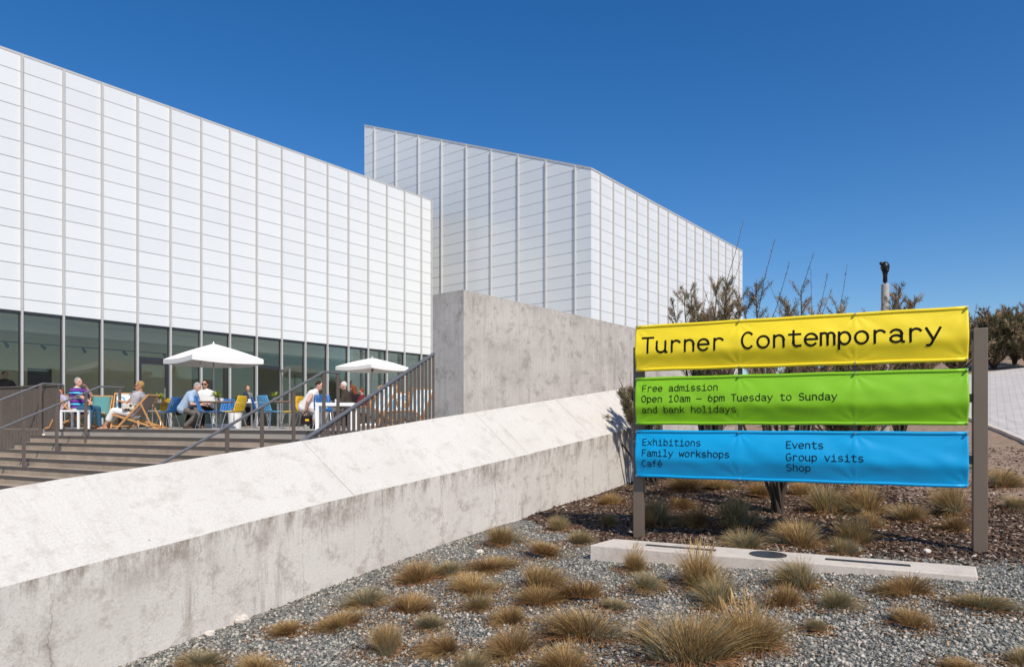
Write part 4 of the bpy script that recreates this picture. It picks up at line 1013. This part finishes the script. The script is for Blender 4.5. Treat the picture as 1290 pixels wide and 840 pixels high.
person('man in a pale blue shirt bent over the table under the nearer parasol', floor(231, 17.9), 8, (0, 0, .52), -32, ((.52, .12, .66), (.50, -.14, .62)), ((.22, .12, .08), (.10, -.14, .08)), (1, -.2, -.5), 'skinpink', 'hgrey',
       clothes=(('shirt', 'paleblue', TOP, .022), ('trousers', 'greytr', TR, .018), ('shoes', 'shoe', ('feet',), .008)))
person('dark haired woman in sunglasses seated behind the table under the nearer parasol', floor(260, 19.0), -92, (0, 0, .54), -6, ((.35, .14, .76), (.35, -.14, .76)), ((.42, .10, .08), (.42, -.10, .08)), (1, .15, -.1), 'skintan', 'hdark', 'full',
       clothes=(('top', 'whitecloth', ('torso', 'hips'), .014), ('trousers', 'darkcloth', TR, .014)), glasses=True)
person('person in black bent forward, left of the man in pale blue', floor(224, 18.9), 55, (0, 0, .50), -48, ((.40, .16, .78), (.40, -.16, .78)), ((.30, .10, .08), (.30, -.10, .08)), (1, 0, -.9), 'skintan', 'hgrey',
       clothes=(('jacket', 'darkcloth', TOPL, .03), ('trousers', 'darkcloth', TR, .018)))
person('small figure in a grey top standing by the café window, right of the yellow chair', floor(312, 21.0), -20, (0, 0, .86), 0, ((.10, .28, .85), (.25, -.20, .95)), ((0, .09, .08), (.05, -.09, .08)), (.7, -.6, 0), 'skin', 'hauburn', 'full',
       clothes=(('top', 'greyc', TOPL, .018), ('trousers', 'darkcloth', TR, .016)), scale=.78)
g_, gi_ = person('dark-haired woman in a white dress leaning forward on a yellow chair', floor(383, 17.3), 2, (0, 0, .54), -36, ((.36, .16, .62), (.10, -.22, .46)), ((.30, .12, .08), (.24, -.12, .08)), (1, -.1, -.35), 'skinpink', 'hdark', 'short',
       clothes=(('dress', 'whitecloth', ('torso', 'hips', 'dress'), .016), ('shoes', 'shoe', ('feet',), .008)))
person('man with white hair and brown jacket, seated behind the big white table', floor(438, 19.3), 188, (0, 0, .53), -8, ((.36, .14, .74), (.36, -.14, .74)), ((.42, .10, .08), (.42, -.10, .08)), (1, .1, -.1), 'skinpink', 'hwhite',
       clothes=(('jacket', 'brownj', TOPL, .03), ('trousers', 'greytr', TR, .018), ('shoes', 'shoe', ('feet',), .008)))
person('person with long auburn hair, right of the man in the brown jacket', floor(449, 20.3), 150, (0, 0, .50), -12, ((.36, .14, .74), (.36, -.14, .74)), ((.42, .10, .08), (.42, -.10, .08)), (1, .1, -.1), 'skin', 'hauburn', 'long',
       clothes=(('top', 'darkcloth', TOPL, .02), ('trousers', 'darkcloth', TR, .018)))
person('child in a dark red top, just left of the pale striped deck chair', floor(458, 19.8), 172, (0, 0, .56), -5, ((.36, .14, .76), (.36, -.14, .76)), ((.42, .10, .10), (.42, -.10, .10)), (1, 0, -.1), 'skinpink', 'hauburn', 'short',
       clothes=(('top', 'red', TOPL, .02), ('trousers', 'darkcloth', TR, .018)), scale=.86)
person('small child in a lilac top and shorts standing behind the left handrail', floor(78, 17.1), -120, (0, 0, .86), 0, ((.10, .26, .85), (.12, -.26, .85)), ((0, .09, .08), (0.02, -.09, .08)), (1, 0, 0), 'skinpink', 'hauburn', 'full',
       clothes=(('top', 'lilac', ('torso', 'hips', 'sleeves'), .02), ('shorts', 'lilac', ('hips', 'thighs'), .02), ('shoes', 'shoe', ('feet',), .008)), scale=.60)
person('person in dark clothes standing inside behind the leftmost window', floor(6, 20.6), -80, (0, 0, .88), 0, ((.10, .30, .88), (.12, -.30, .88)), ((0, .09, .08), (0.02, -.09, .08)), (.6, .7, 0), 'skin', 'hdark', 'short',
       clothes=(('jumper', 'darkcloth', TOPL, .026), ('trousers', 'darkcloth', TR, .02), ('shoes', 'shoe', ('feet',), .008)), scale=1.02)
# bags
hw_ = g_.matrix_basis @ gi_['wr'][1]
bg_ = thing('handbag', 'black handbag with a yellow mark, held by the woman in the white dress', 'bag', (hw_.x+.03, hw_.y-.03, FLOOR+.10)); m = MB()
m.box((0, 0, .12), .26, .11, .22); b = m.build('body', M['darkcloth'], bg_, bevel=.03); m = MB(); m.tube([(-.09, 0, .22), (-.06, 0, .33), (.06, 0, .33), (.09, 0, .22)], .010, 6); m.build('handle', M['darkcloth'], bg_)
m = MB(); m.box((.03, -.058, .12), .09, .006, .05); m.build('patch', M['yellow'], bg_)
m = MB(); m.box((0, 0, .09), .30, .14, .17); o = m.build('patterned_bag', M['pattern'], bevel=.035, loc=floor(163, 16.12)+Vector((0, 0, .44))); tag(o, 'brown and cream patterned bag on the lap of the reclining woman', 'bag')

# ------------------------------------------------------------------ inside the café
def inn(t, dep, z): return FP(t, nFA-dep, z)
wp = thing('wall_picture', 'dark picture with reddish streaks inside the café, seen through a left window', 'picture', P(50, 487, 22.9)); 
k = NT('dark_picture'); tc = k.n('TexCoord').outputs['Object']; nz = k.noise(k.mapping(tc, (6, 6, .6)), 2.2, 3); pic = k.done(k.ramp(nz, [(.3, (.012, .012, .014)), (.55, (.02, .018, .018)), (.7, (.12, .045, .025))]), .5)
m = MB(); m.frame((0, 0, .3), TG*.32, NR*.02, Vector((0, 0, .30))); m.build('canvas', pic, wp); m = MB()
for z in (0, .6): m.frame((0, 0, z), TG*.34, NR*.025, Vector((0, 0, .012)))
for x in (-.33, .33): m.frame(TG*x+Vector((0, 0, .3)), TG*.012, NR*.025, Vector((0, 0, .288)))
m.build('frame', M['black'], wp)
tl = thing('track_light', 'black ceiling track with small spotlights inside the café, behind the left windows', 'light', inn(8, 3.4, 2.55)); o = Vector(tl.location)
m = MB(); m.beam(inn(2, 3.4, 2.55)-o, inn(16, 3.4, 2.55)-o, .035, .03); m.build('track', M['black'], tl)
for i, t in enumerate((5.6, 6.9, 7.9, 9.1, 10.4, 11.8, 13.2)):
    c = inn(t, 3.4, 2.47)-o; d = Vector((.5, -.3 if i % 2 else .4, -.6)).normalized(); m = MB(); m.tube([c+Vector((0,0,.07)), c], .012, 6); m.tube([c-d*.08, c+d*.11], [.045, .055], 10); m.build('spotlight', M['black'], tl)

# ------------------------------------------------------------------ pole with a black head beyond the shrubs
M['pole_grey'] = simple('weathered_grey_pole', (.40, .37, .33), .8, 0, .3, 6)
pc_ = P(1115, 532, 20); pc_.z = gz(pc_.x, pc_.y)
cp = thing('pole', 'pale grey pole topped by a black rounded camera-like head, beyond the shrubs', 'pole', pc_); zc = (532-358)/F*20-pc_.z
m = MB(); m.lathe((0, 0, 0), [(.112, 0), (.107, zc-.03), (.10, zc), (.02, zc)], 20); m.build('shaft', M['pole_grey'], cp, smooth=False)
m = MB(); m.lathe((0, 0, zc), [(.03, 0), (.03, .05), (.062, .06), (.062, .25), (.075, .33), (.09, .40)], 16); m.ell((0, 0, zc+.50), .125, .115, .16); m.ell((-.12, -.02, zc+.60), .06, .05, .05); m.tube([(0, -.05, zc+.42), (0, -.13, zc+.36)], .05, 10); m.build('head', M['black'], cp, smooth=True)

# ------------------------------------------------------------------ shrubs
def shrub(label, base, height, rad, nst, seed, nleaf, pal, sprigs=6, lean=(0, 0), cat='shrub', group='tamarisk-like shrubs', leaf=(.10, .012), flat=1.0, trunk=None, low=.18, stemspread=1.0):
    r_ = random.Random(seed); root = thing('shrub', label, cat, base, group=group)
    sm = MB(); lv, lf, lc = [], [], []
    def leafstrip(p, d, L_, w, c):
        s = d.cross(Vector((r_.uniform(-1, 1), r_.uniform(-1, 1), r_.uniform(-1, 1))))
        if s.length < .05: return
        s = s.normalized()*w; o = len(lv); lv.extend([p-s*.5, p+s*.5, p+d*L_*.6+s*.5, p+d*L_, p+d*L_*.6-s*.5]); lf.append((o, o+1, o+2, o+3, o+4)); lc.extend([c]*5)
    def col():
        c = r_.choice(pal); f = r_.uniform(.65, 1.25); return (c[0]*f, c[1]*f, c[2]*f)
    stems = []
    for i in range(nst):
        a = 2*math.pi*(i+r_.random()*.7)/nst; rr = rad*r_.uniform(.35, 1.0)*(1 if i % 3 else .4)
        tip = Vector((math.cos(a)*rr+lean[0], math.sin(a)*rr*flat+lean[1], height*r_.uniform(.70, 1.0)*(1-.25*(rr/rad)**2)))
        b0 = Vector((r_.uniform(-.06, .06), r_.uniform(-.06, .06), -.05)); mid_ = tip*.5+Vector((math.cos(a)*rr*.10, math.sin(a)*rr*.1, height*.04))
        pts = []
        for j in range(9):
            t = j/8; p = b0*(1-t)**2+mid_*2*t*(1-t)+tip*t*t; pts.append(p+Vector((r_.uniform(-1, 1), r_.uniform(-1, 1), 0))*.03*t)
        stems.append(pts); sm.tube(pts, [.030*(1-.85*j/8)+.003 for j in range(9)], 6)
    per = max(1, nleaf//(nst*16))
    for pts in stems:
        for q in range(16):                              # side twigs, each a spray of fine leaves
            t = low+(1-low)*r_.random()**.75; f = t*8; i0 = min(int(f), 7); p = pts[i0].lerp(pts[i0+1], f-i0)
            ax = (pts[i0+1]-pts[i0]).normalized(); a = r_.random()*6.283
            d = (ax*.8+Vector((math.cos(a), math.sin(a), r_.uniform(-.1, .6)))*.75).normalized(); L_ = rad*r_.uniform(.25, .55)*(1.15-t*.6)
            end = p+d*L_+Vector((0, 0, L_*.15)); sm.tube([p, p.lerp(end, .5)+Vector((0, 0, L_*.05)), end], [.007, .005, .002], 4, cap=False)
            cc = col()
            for j in range(per):
                g = r_.random()**.7; b = p.lerp(end, g); dd = (d*.9+Vector((r_.gauss(0, .55), r_.gauss(0, .55), r_.gauss(.25, .5)))).normalized()
                c = cc if r_.random() < .7 else col(); leafstrip(b+Vector((r_.gauss(0, .02), r_.gauss(0, .02), r_.gauss(0, .02))), dd, leaf[0]*r_.uniform(.6, 1.4), leaf[1]*r_.uniform(.6, 1.3), c)
    for i in range(sprigs):                              # long bare shoots above the crown
        pts = r_.choice(stems); p = pts[r_.randint(5, 8)]; d = Vector((r_.uniform(-.35, .35), r_.uniform(-.2, .2), 1)).normalized(); L_ = height*r_.uniform(.16, .38)
        pp = [p, p+d*L_*.5+Vector((.01, 0, 0)), p+d*L_+Vector((r_.uniform(-.05, .08), 0, 0))]; sm.tube(pp, [.006, .004, .002], 4, cap=False); c = (pal[-1][0]*.8, pal[-1][1]*.7, pal[-1][2]*.7)
        for j in range(46):
            g = r_.random(); b = pp[1].lerp(pp[2], g) if r_.random() < .7 else pp[0].lerp(pp[1], g); leafstrip(b, Vector((r_.uniform(-.8, .8), r_.uniform(-.8, .8), .8)).normalized(), leaf[0]*.7, leaf[1]*.7, c)
    sm.build('stems', M['bark'], root)
    fm = MB(); fm.v = [tuple(p) for p in lv]; fm.f = lf; fm.m = [0]*len(lf); fo = fm.build('foliage', M['leaf'], root)
    ca = fo.data.color_attributes.new('Col', 'FLOAT_COLOR', 'POINT'); ca.data.foreach_set('color', [x for c in lc for x in (*c, 1)]); return root
def gpt(x, y): return Vector((x, y, gz(x, y)))
OL, RU, PK, GN = (.185, .165, .085), (.31, .205, .115), (.43, .32, .21), (.11, .12, .06)
shrub('bushy brown and green shrub against the white gallery, behind the left of the sign', gpt(3.85, 13.3), 4.2, .95, 24, 1, 44000, [OL, OL, GN, RU, PK, PK], 9, low=.32, leaf=(.06, .0062))
shrub('small olive shrub leaning over the low wall beside the left sign post', gpt(2.78, 13.35), 2.1, .62, 12, 2, 20000, [OL, GN, OL, PK], 2, (-.34, .05), low=.62, leaf=(.06, .0068))
sb = ground_hit(980, 646)
shrub('dark-stemmed open shrub behind the sign, its stems showing below the blue banner', sb, 3.5, 1.05, 12, 3, 17000, [RU, OL, PK, RU], 10, (-.05, .1), low=.42, leaf=(.055, .006))
shrub('thin reddish shrub above the middle of the sign, against the sky', gpt(5.35, 12.6), 3.65, .95, 10, 4, 12000, [RU, PK, RU, OL], 9, (0, 0), low=.35, leaf=(.055, .006))
shrub('low dense shrub behind the right half of the sign', gpt(7.2, 14.6), 2.4, 1.5, 18, 5, 16000, [OL, RU, GN], 3, low=.1)
shrub('rusty shrub topping out beside the foot of the pale pole', gpt(9.8, 17.2), 4.15, .9, 14, 6, 9000, [RU, OL, RU], 4, low=.25)
HZ = [(1205, 34, 2.0, 1.6, 'brownish hedge shrub half hidden by the right sign post'), (1252, 34, 3.0, 1.7, 'tall olive-brown hedge shrub right of the right sign post, beyond the paved path'), (1278, 35, 2.5, 1.3, 'reddish hedge shrub near the right edge, beyond the paved path'),
      (1296, 33, 2.9, 1.5, 'olive hedge shrub cut by the right edge of the picture'), (1165, 36, 1.9, 1.6, 'low hedge shrub hidden behind the right part of the sign'), (1060, 30, 2.2, 1.7, 'broad low shrub behind the middle of the sign, glimpsed between banners'), (1120, 27, 2.2, 1.8, 'broad low shrub behind the sign below the pole, glimpsed between banners')]
for i, (u, D, h, r0, lab) in enumerate(HZ):
    x = (u-645)/F*D; shrub(lab, gpt(x, D), h, r0, 20, 20+i, 15000, [OL, (.15, .16, .08), RU, PK], 5, low=.05, leaf=(.17, .022), group='hedge shrubs beyond the path')

# ------------------------------------------------------------------ fescue tufts
ST, BN, OV, GG, DK = (.56, .37, .16), (.27, .15, .065), (.19, .18, .085), (.30, .32, .24), (.12, .095, .05)
STY = {'straw': ([ST, ST, BN, OV], .55), 'brown': ([BN, BN, ST, DK], .4), 'green': ([OV, OV, GG, ST], .5), 'grey': ([GG, GG, OV, ST], .45), 'mixed': ([OV, ST, BN, GG], .6)}
RUST = (.40, .21, .095)
def tuft_mesh(style, seed, n=760, tall=1.0, seedheads=0):
    r_ = random.Random(seed); pal, tipmix = STY[style]; vs, fs, cs = [], [], []
    bx, by = r_.gauss(0, .12), r_.gauss(0, .12)             # every tuft is a little blown over
    cl = [(r_.gauss(0, .15), r_.gauss(0, .15), r_.uniform(.55, 1.08), r_.choice(pal)) for _ in range(8)]
    for i in range(n):
        dead = r_.random() < .19
        a = r_.random()*6.283; rr = math.sqrt(r_.random())*.40; cx, cy, ch, cc = r_.choice(cl)
        b = Vector((rr*math.cos(a)*.5+cx, rr*math.sin(a)*.5+cy, -.02)); a = math.atan2(b.y, b.x)+r_.gauss(0, .45); rr = min(.5, math.hypot(b.x, b.y))
        L_ = r_.uniform(.62, 1.04)*ch*(1-.35*rr); tilt = (.12+2.05*rr)*r_.uniform(.7, 1.2)
        if dead: tilt = r_.uniform(1.25, 1.55); L_ *= .72
        tilt = min(tilt, 1.5)
        out = Vector((math.cos(a)+bx, math.sin(a)+by, 0)).normalized(); c0 = cc if r_.random() < .6 else r_.choice(pal); f = r_.uniform(.65, 1.25)
        tip = ST if r_.random() < tipmix else c0
        if dead: c0 = tip = RUST
        w = r_.uniform(.0048, .0085)
        sd = Vector((-out.y, out.x, 0)) + Vector((r_.gauss(0, .6), r_.gauss(0, .6), r_.gauss(0, .3))); sd.normalize(); o = len(vs)
        for j in range(4):
            t = j/3; th = tilt*(.5+.7*t); p = b + out*L_*t*math.sin(min(th, 1.6)) + Vector((0, 0, max(L_*t*math.cos(th), .02*t)*tall)); ww = w*(1-.75*t)
            vs += [p-sd*ww, p+sd*ww]
            g = max(0, t-.1)/.9; c = [(c0[q]*(1-g)+tip[q]*g)*f for q in range(3)]; cs += [c, c]
        fs += [(o+2*j, o+2*j+1, o+2*j+3, o+2*j+2) for j in range(3)]
    for i in range(seedheads):
        a = r_.random()*6.283; tl_ = r_.uniform(.1, .5); L_ = r_.uniform(1.05, 1.4); d = Vector((math.cos(a)*math.sin(tl_), math.sin(a)*math.sin(tl_), math.cos(tl_)*tall)); s = Vector((-math.sin(a), math.cos(a), 0)); o = len(vs)
        b = Vector((r_.gauss(0, .1), r_.gauss(0, .1), 0)); w = .004; wl_ = .010
        for t, ww in ((0, w), (.75, w), (.87, wl_), (1, .003)): vs += [b+d*L_*t-s*ww, b+d*L_*t+s*ww]; cs += [ST, ST]
        fs += [(o+2*j, o+2*j+1, o+2*j+3, o+2*j+2) for j in range(3)]
    me = bpy.data.meshes.new('grass_tuft'); me.from_pydata([tuple(p) for p in vs], [], fs); me.update(); me.materials.append(M['grass'])
    ca = me.color_attributes.new('Col', 'FLOAT_COLOR', 'POINT'); ca.data.foreach_set('color', [x for c in cs for x in (*c, 1)]); return me
TM = {}
def tmesh(style, var, tall):
    key = (style, var, tall)
    if key not in TM: TM[key] = tuft_mesh(style, hash((len(TM), 7)) % 9999, 1900, 1.0, 60 if tall else 0)
    return TM[key]
T = [  # column, base row, width px, height px, style, label
 (635,685,52,30,'mixed','olive and tan tuft against the foot of the low wall, where gravel meets bark'), (690,698,62,20,'straw','flat sprawling straw tuft left of the plinth end'), (727,684,40,24,'green','greenish tuft at the shade edge just left of the plinth end'),
 (530,732,62,36,'straw','pale straw tuft nearest the middle of the low wall foot'), (567,724,44,24,'grey','grey-green tuft behind a pale straw one, below the low wall'), (613,717,52,18,'brown','low flat brown tuft between the low wall and the plinth'),
 (460,760,50,28,'grey','grey-green tuft near the low wall with pale stones beside it'), (515,773,60,34,'brown','dark brown rounded tuft in the gravel left of centre'), (597,745,72,28,'straw','wide tan tuft in the gravel left of the big straw pair'),
 (602,767,52,24,'green','dark olive tuft in the middle of the gravel'), (676,742,72,44,'straw','big straw-coloured mound, the taller of a pair left of the plinth'), (682,760,54,30,'straw','smaller straw tuft tucked in front of the big straw mound'),
 (737,753,64,32,'brown','brown tuft right of the straw pair, below the plinth end'), (541,790,48,22,'grey','small greyish tuft right of the rounded dark brown tuft'), (643,785,48,28,'brown','small brown tuft in the middle of the gravel foreground'),
 (489,823,64,50,'mixed','tall tan tuft standing up at the lower left of the gravel'), (566,819,60,34,'brown','brown tuft in the lower gravel right of the tall tan one'), (646,823,60,36,'brown','brown spiky tuft at the bottom left of the big two-tone tuft'),
 (738,803,108,46,'mixed','big spreading tan and green tuft in the centre foreground'), (772,768,42,18,'grey','small pale grey tuft just behind the big spreading one'), (597,846,64,34,'grey','blue-grey tuft cut by the bottom edge, left of centre'),
 (715,846,92,44,'straw','broad straw tuft cut by the bottom edge of the picture'), (366,796,52,20,'straw','flat straw tuft on the gravel edge close to the low wall'), (427,788,60,22,'straw','low straggling straw tuft left of the grey-green one by the wall'),
 (255,838,46,28,'grey','grey-green tuft at the bottom left, close to the low wall'), (326,846,62,28,'straw','tan tuft cut by the bottom edge near the low wall'), (797,718,38,38,'tall','tall thin straw tuft in front of the plinth left of the slot light'),
 (812,741,54,30,'grey','grey tuft in front of the plinth, beside the thin tall straw one'), (880,738,78,66,'tall','tall feathery straw tuft with seed heads leaning over the plinth'), (908,764,62,54,'green','upright green tuft between the feathery straw one and the big foreground one'),
 (868,832,132,76,'mixed','largest tuft, a big olive and straw mound at the bottom centre right'), (944,814,92,74,'tall','tall straw and grey tuft overlapping the right of the largest tuft'), (1013,740,62,54,'green','upright dark green tuft in front of the round light of the plinth'),
 (992,762,56,36,'brown','brown tuft below the upright dark green one'), (1052,764,62,30,'grey','grey-green tuft right of the brown one, in front of the plinth'), (1145,748,68,30,'brown','brown tuft against the right part of the plinth'),
 (1148,788,60,30,'straw','tan tuft alone in the gravel at the lower right'), (1237,766,72,26,'green','low dark green tuft in the gravel below the right sign post'), (1030,794,34,20,'grey','tiny pale grey tuft in the gravel left of the lone tan one'),
 (1212,846,56,22,'brown','low tuft cut by the bottom edge at the lower right'), (1288,836,48,26,'green','green tuft in the bottom right corner'), (818,806,36,40,'brown','thin brown tuft at the left side of the largest tuft'),
 (940,690,46,32,'grey','spiky pale tuft behind the plinth, left of its round light'), (1008,687,58,36,'mixed','spreading tan tuft behind the plinth, right of the spiky pale one'), (1060,698,38,28,'grey','small rounded grey tuft in gravel behind the plinth'),
 (1077,684,62,44,'green','dark green tuft in the sign shadow behind the small grey one'), (1094,648,64,44,'mixed','large tan and olive tuft in the bark below the blue banner'), (1098,664,34,28,'straw','small tan tuft at the foot of the large olive one in the bark'),
 (1142,656,46,28,'mixed','tan tuft alone in the bark between the large olive one and the right post'), (1204,648,46,46,'mixed','upright tan tuft just left of the right sign post'), (1203,669,38,26,'brown','low brown tuft in front of the upright one beside the right post'),
 (1262,613,54,30,'mixed','tan tuft on the sandy bank right of the right sign post'), (1281,640,54,20,'green','green tuft at the right edge below the sandy bank'), (832,660,62,48,'green','dark tuft in the sign shadow just right of the left post'),
 (818,664,32,34,'brown','rusty tuft in the shade touching the left post'), (884,662,46,36,'brown','brown tuft in the sign shadow behind the feathery straw one'), (932,664,52,56,'green','tall dark tuft in shade left of the shrub stems'),
 (1040,646,54,46,'green','dark rounded tuft right of the shrub stems'), (772,636,40,20,'straw','tan tuft near the wall foot left of the left post'), (765,660,36,22,'green','dark tuft in the shade left of the left post'),
 (705,668,36,24,'green','small shaded dark tuft close to the low wall'), (870,618,56,26,'straw','tan tuft far back below the left part of the blue banner'), (905,616,40,20,'straw','small tan tuft far back below the blue banner'), (962,626,40,24,'straw','straw tuft far back beside the shrub stems'),
 (850,640,44,24,'brown','brown tuft in the bark right of the left post'), (1010,622,44,22,'straw','pale tuft far back right of the shrub stems'),
]
for i, (u, v, w, h, sty, lab) in enumerate(T):
    p = ground_hit(u, v)
    if v > 838: D = p.y
    tall = sty == 'tall'; style = 'straw' if tall else sty
    ww, hh = w/F*p.y, h/F*p.y
    o = bpy.data.objects.new('grass_tuft', tmesh(style, i % 3, tall)); COL.objects.link(o)
    o.location = p; sxy = ww/1.42*(1+.14*math.sin(i*5.3)); o.scale = (sxy, sxy, max(hh/(1.35 if tall else 1.0), sxy*.45)); o.rotation_euler = (R(9)*math.sin(i*1.7), R(9)*math.cos(i*2.9), i*2.4)
    tag(o, lab, 'grass tuft', 'fescue tufts in the gravel and bark')
# a few pale loose stones one can point to
SN_ = [(265, 800, 14, 'pale angular stone at the foot of the low wall, nearest the bottom left'), (306, 784, 20, 'larger white stone lying against the foot of the low wall'), (541, 762, 8, 'small white stone beside the grey-green tuft'), (605, 697, 10, 'cream stone in the gravel below the low wall'), (1168, 696, 11, 'cream stone in the gravel just left of the right post'), (1108, 660, 8, 'pale stone in the bark below the blue banner'), (770, 632, 9, 'white stone in the bark left of the left post'), (1030, 736, 8, 'small pale stone beside the upright dark green tuft'), (895, 818, 9, 'white stone in front of the largest tuft')]
M['palestone'] = simple('pale_stone', (.62, .56, .49), .85, 0, .2, 9, .2, .3)
for i, (u, v, w, lab) in enumerate(SN_):
    p = ground_hit(u, v); r0 = w/F*p.y/2; m = MB(); m.ell((0, 0, r0*.3), r0, r0*.8, r0*.62, None, 10, 7)
    m.v = [tuple(Vector(q)*(1+.35*noise.noise(Vector(q)*1.6/r0+Vector((i*7, 0, 0))))) for q in m.v]
    o = m.build('stone', M['palestone'], loc=p); o.rotation_euler = (0, 0, i); tag(o, lab, 'stone')

# dry fallen blades lying round the tufts (uncountable)
lp = []; rl = random.Random(77)
for (u, v, w, h, sty, lab) in T:
    p = ground_hit(u, v); ww = w/F*p.y
    for i in range(int(120+700*ww)):
        a = rl.random()*6.283; r0 = ww*(.35+abs(rl.gauss(0, .32))); x, y = p.x+r0*math.cos(a)-.05*ww, p.y+r0*math.sin(a)*.9
        if y > 3 and x > wall_x(y)+.02: lp.append((x, y, gz(x, y)+.010))
M['litter'] = island_ramp('dry_grass_litter', [(0, (.16, .08, .04)), (.5, (.33, .18, .085)), (.85, (.45, .29, .15)), (1, (.60, .46, .28))])
scatter('dry_grass_litter', lp, .005, .014, .14, 2.6, M['litter'], 4, .8)
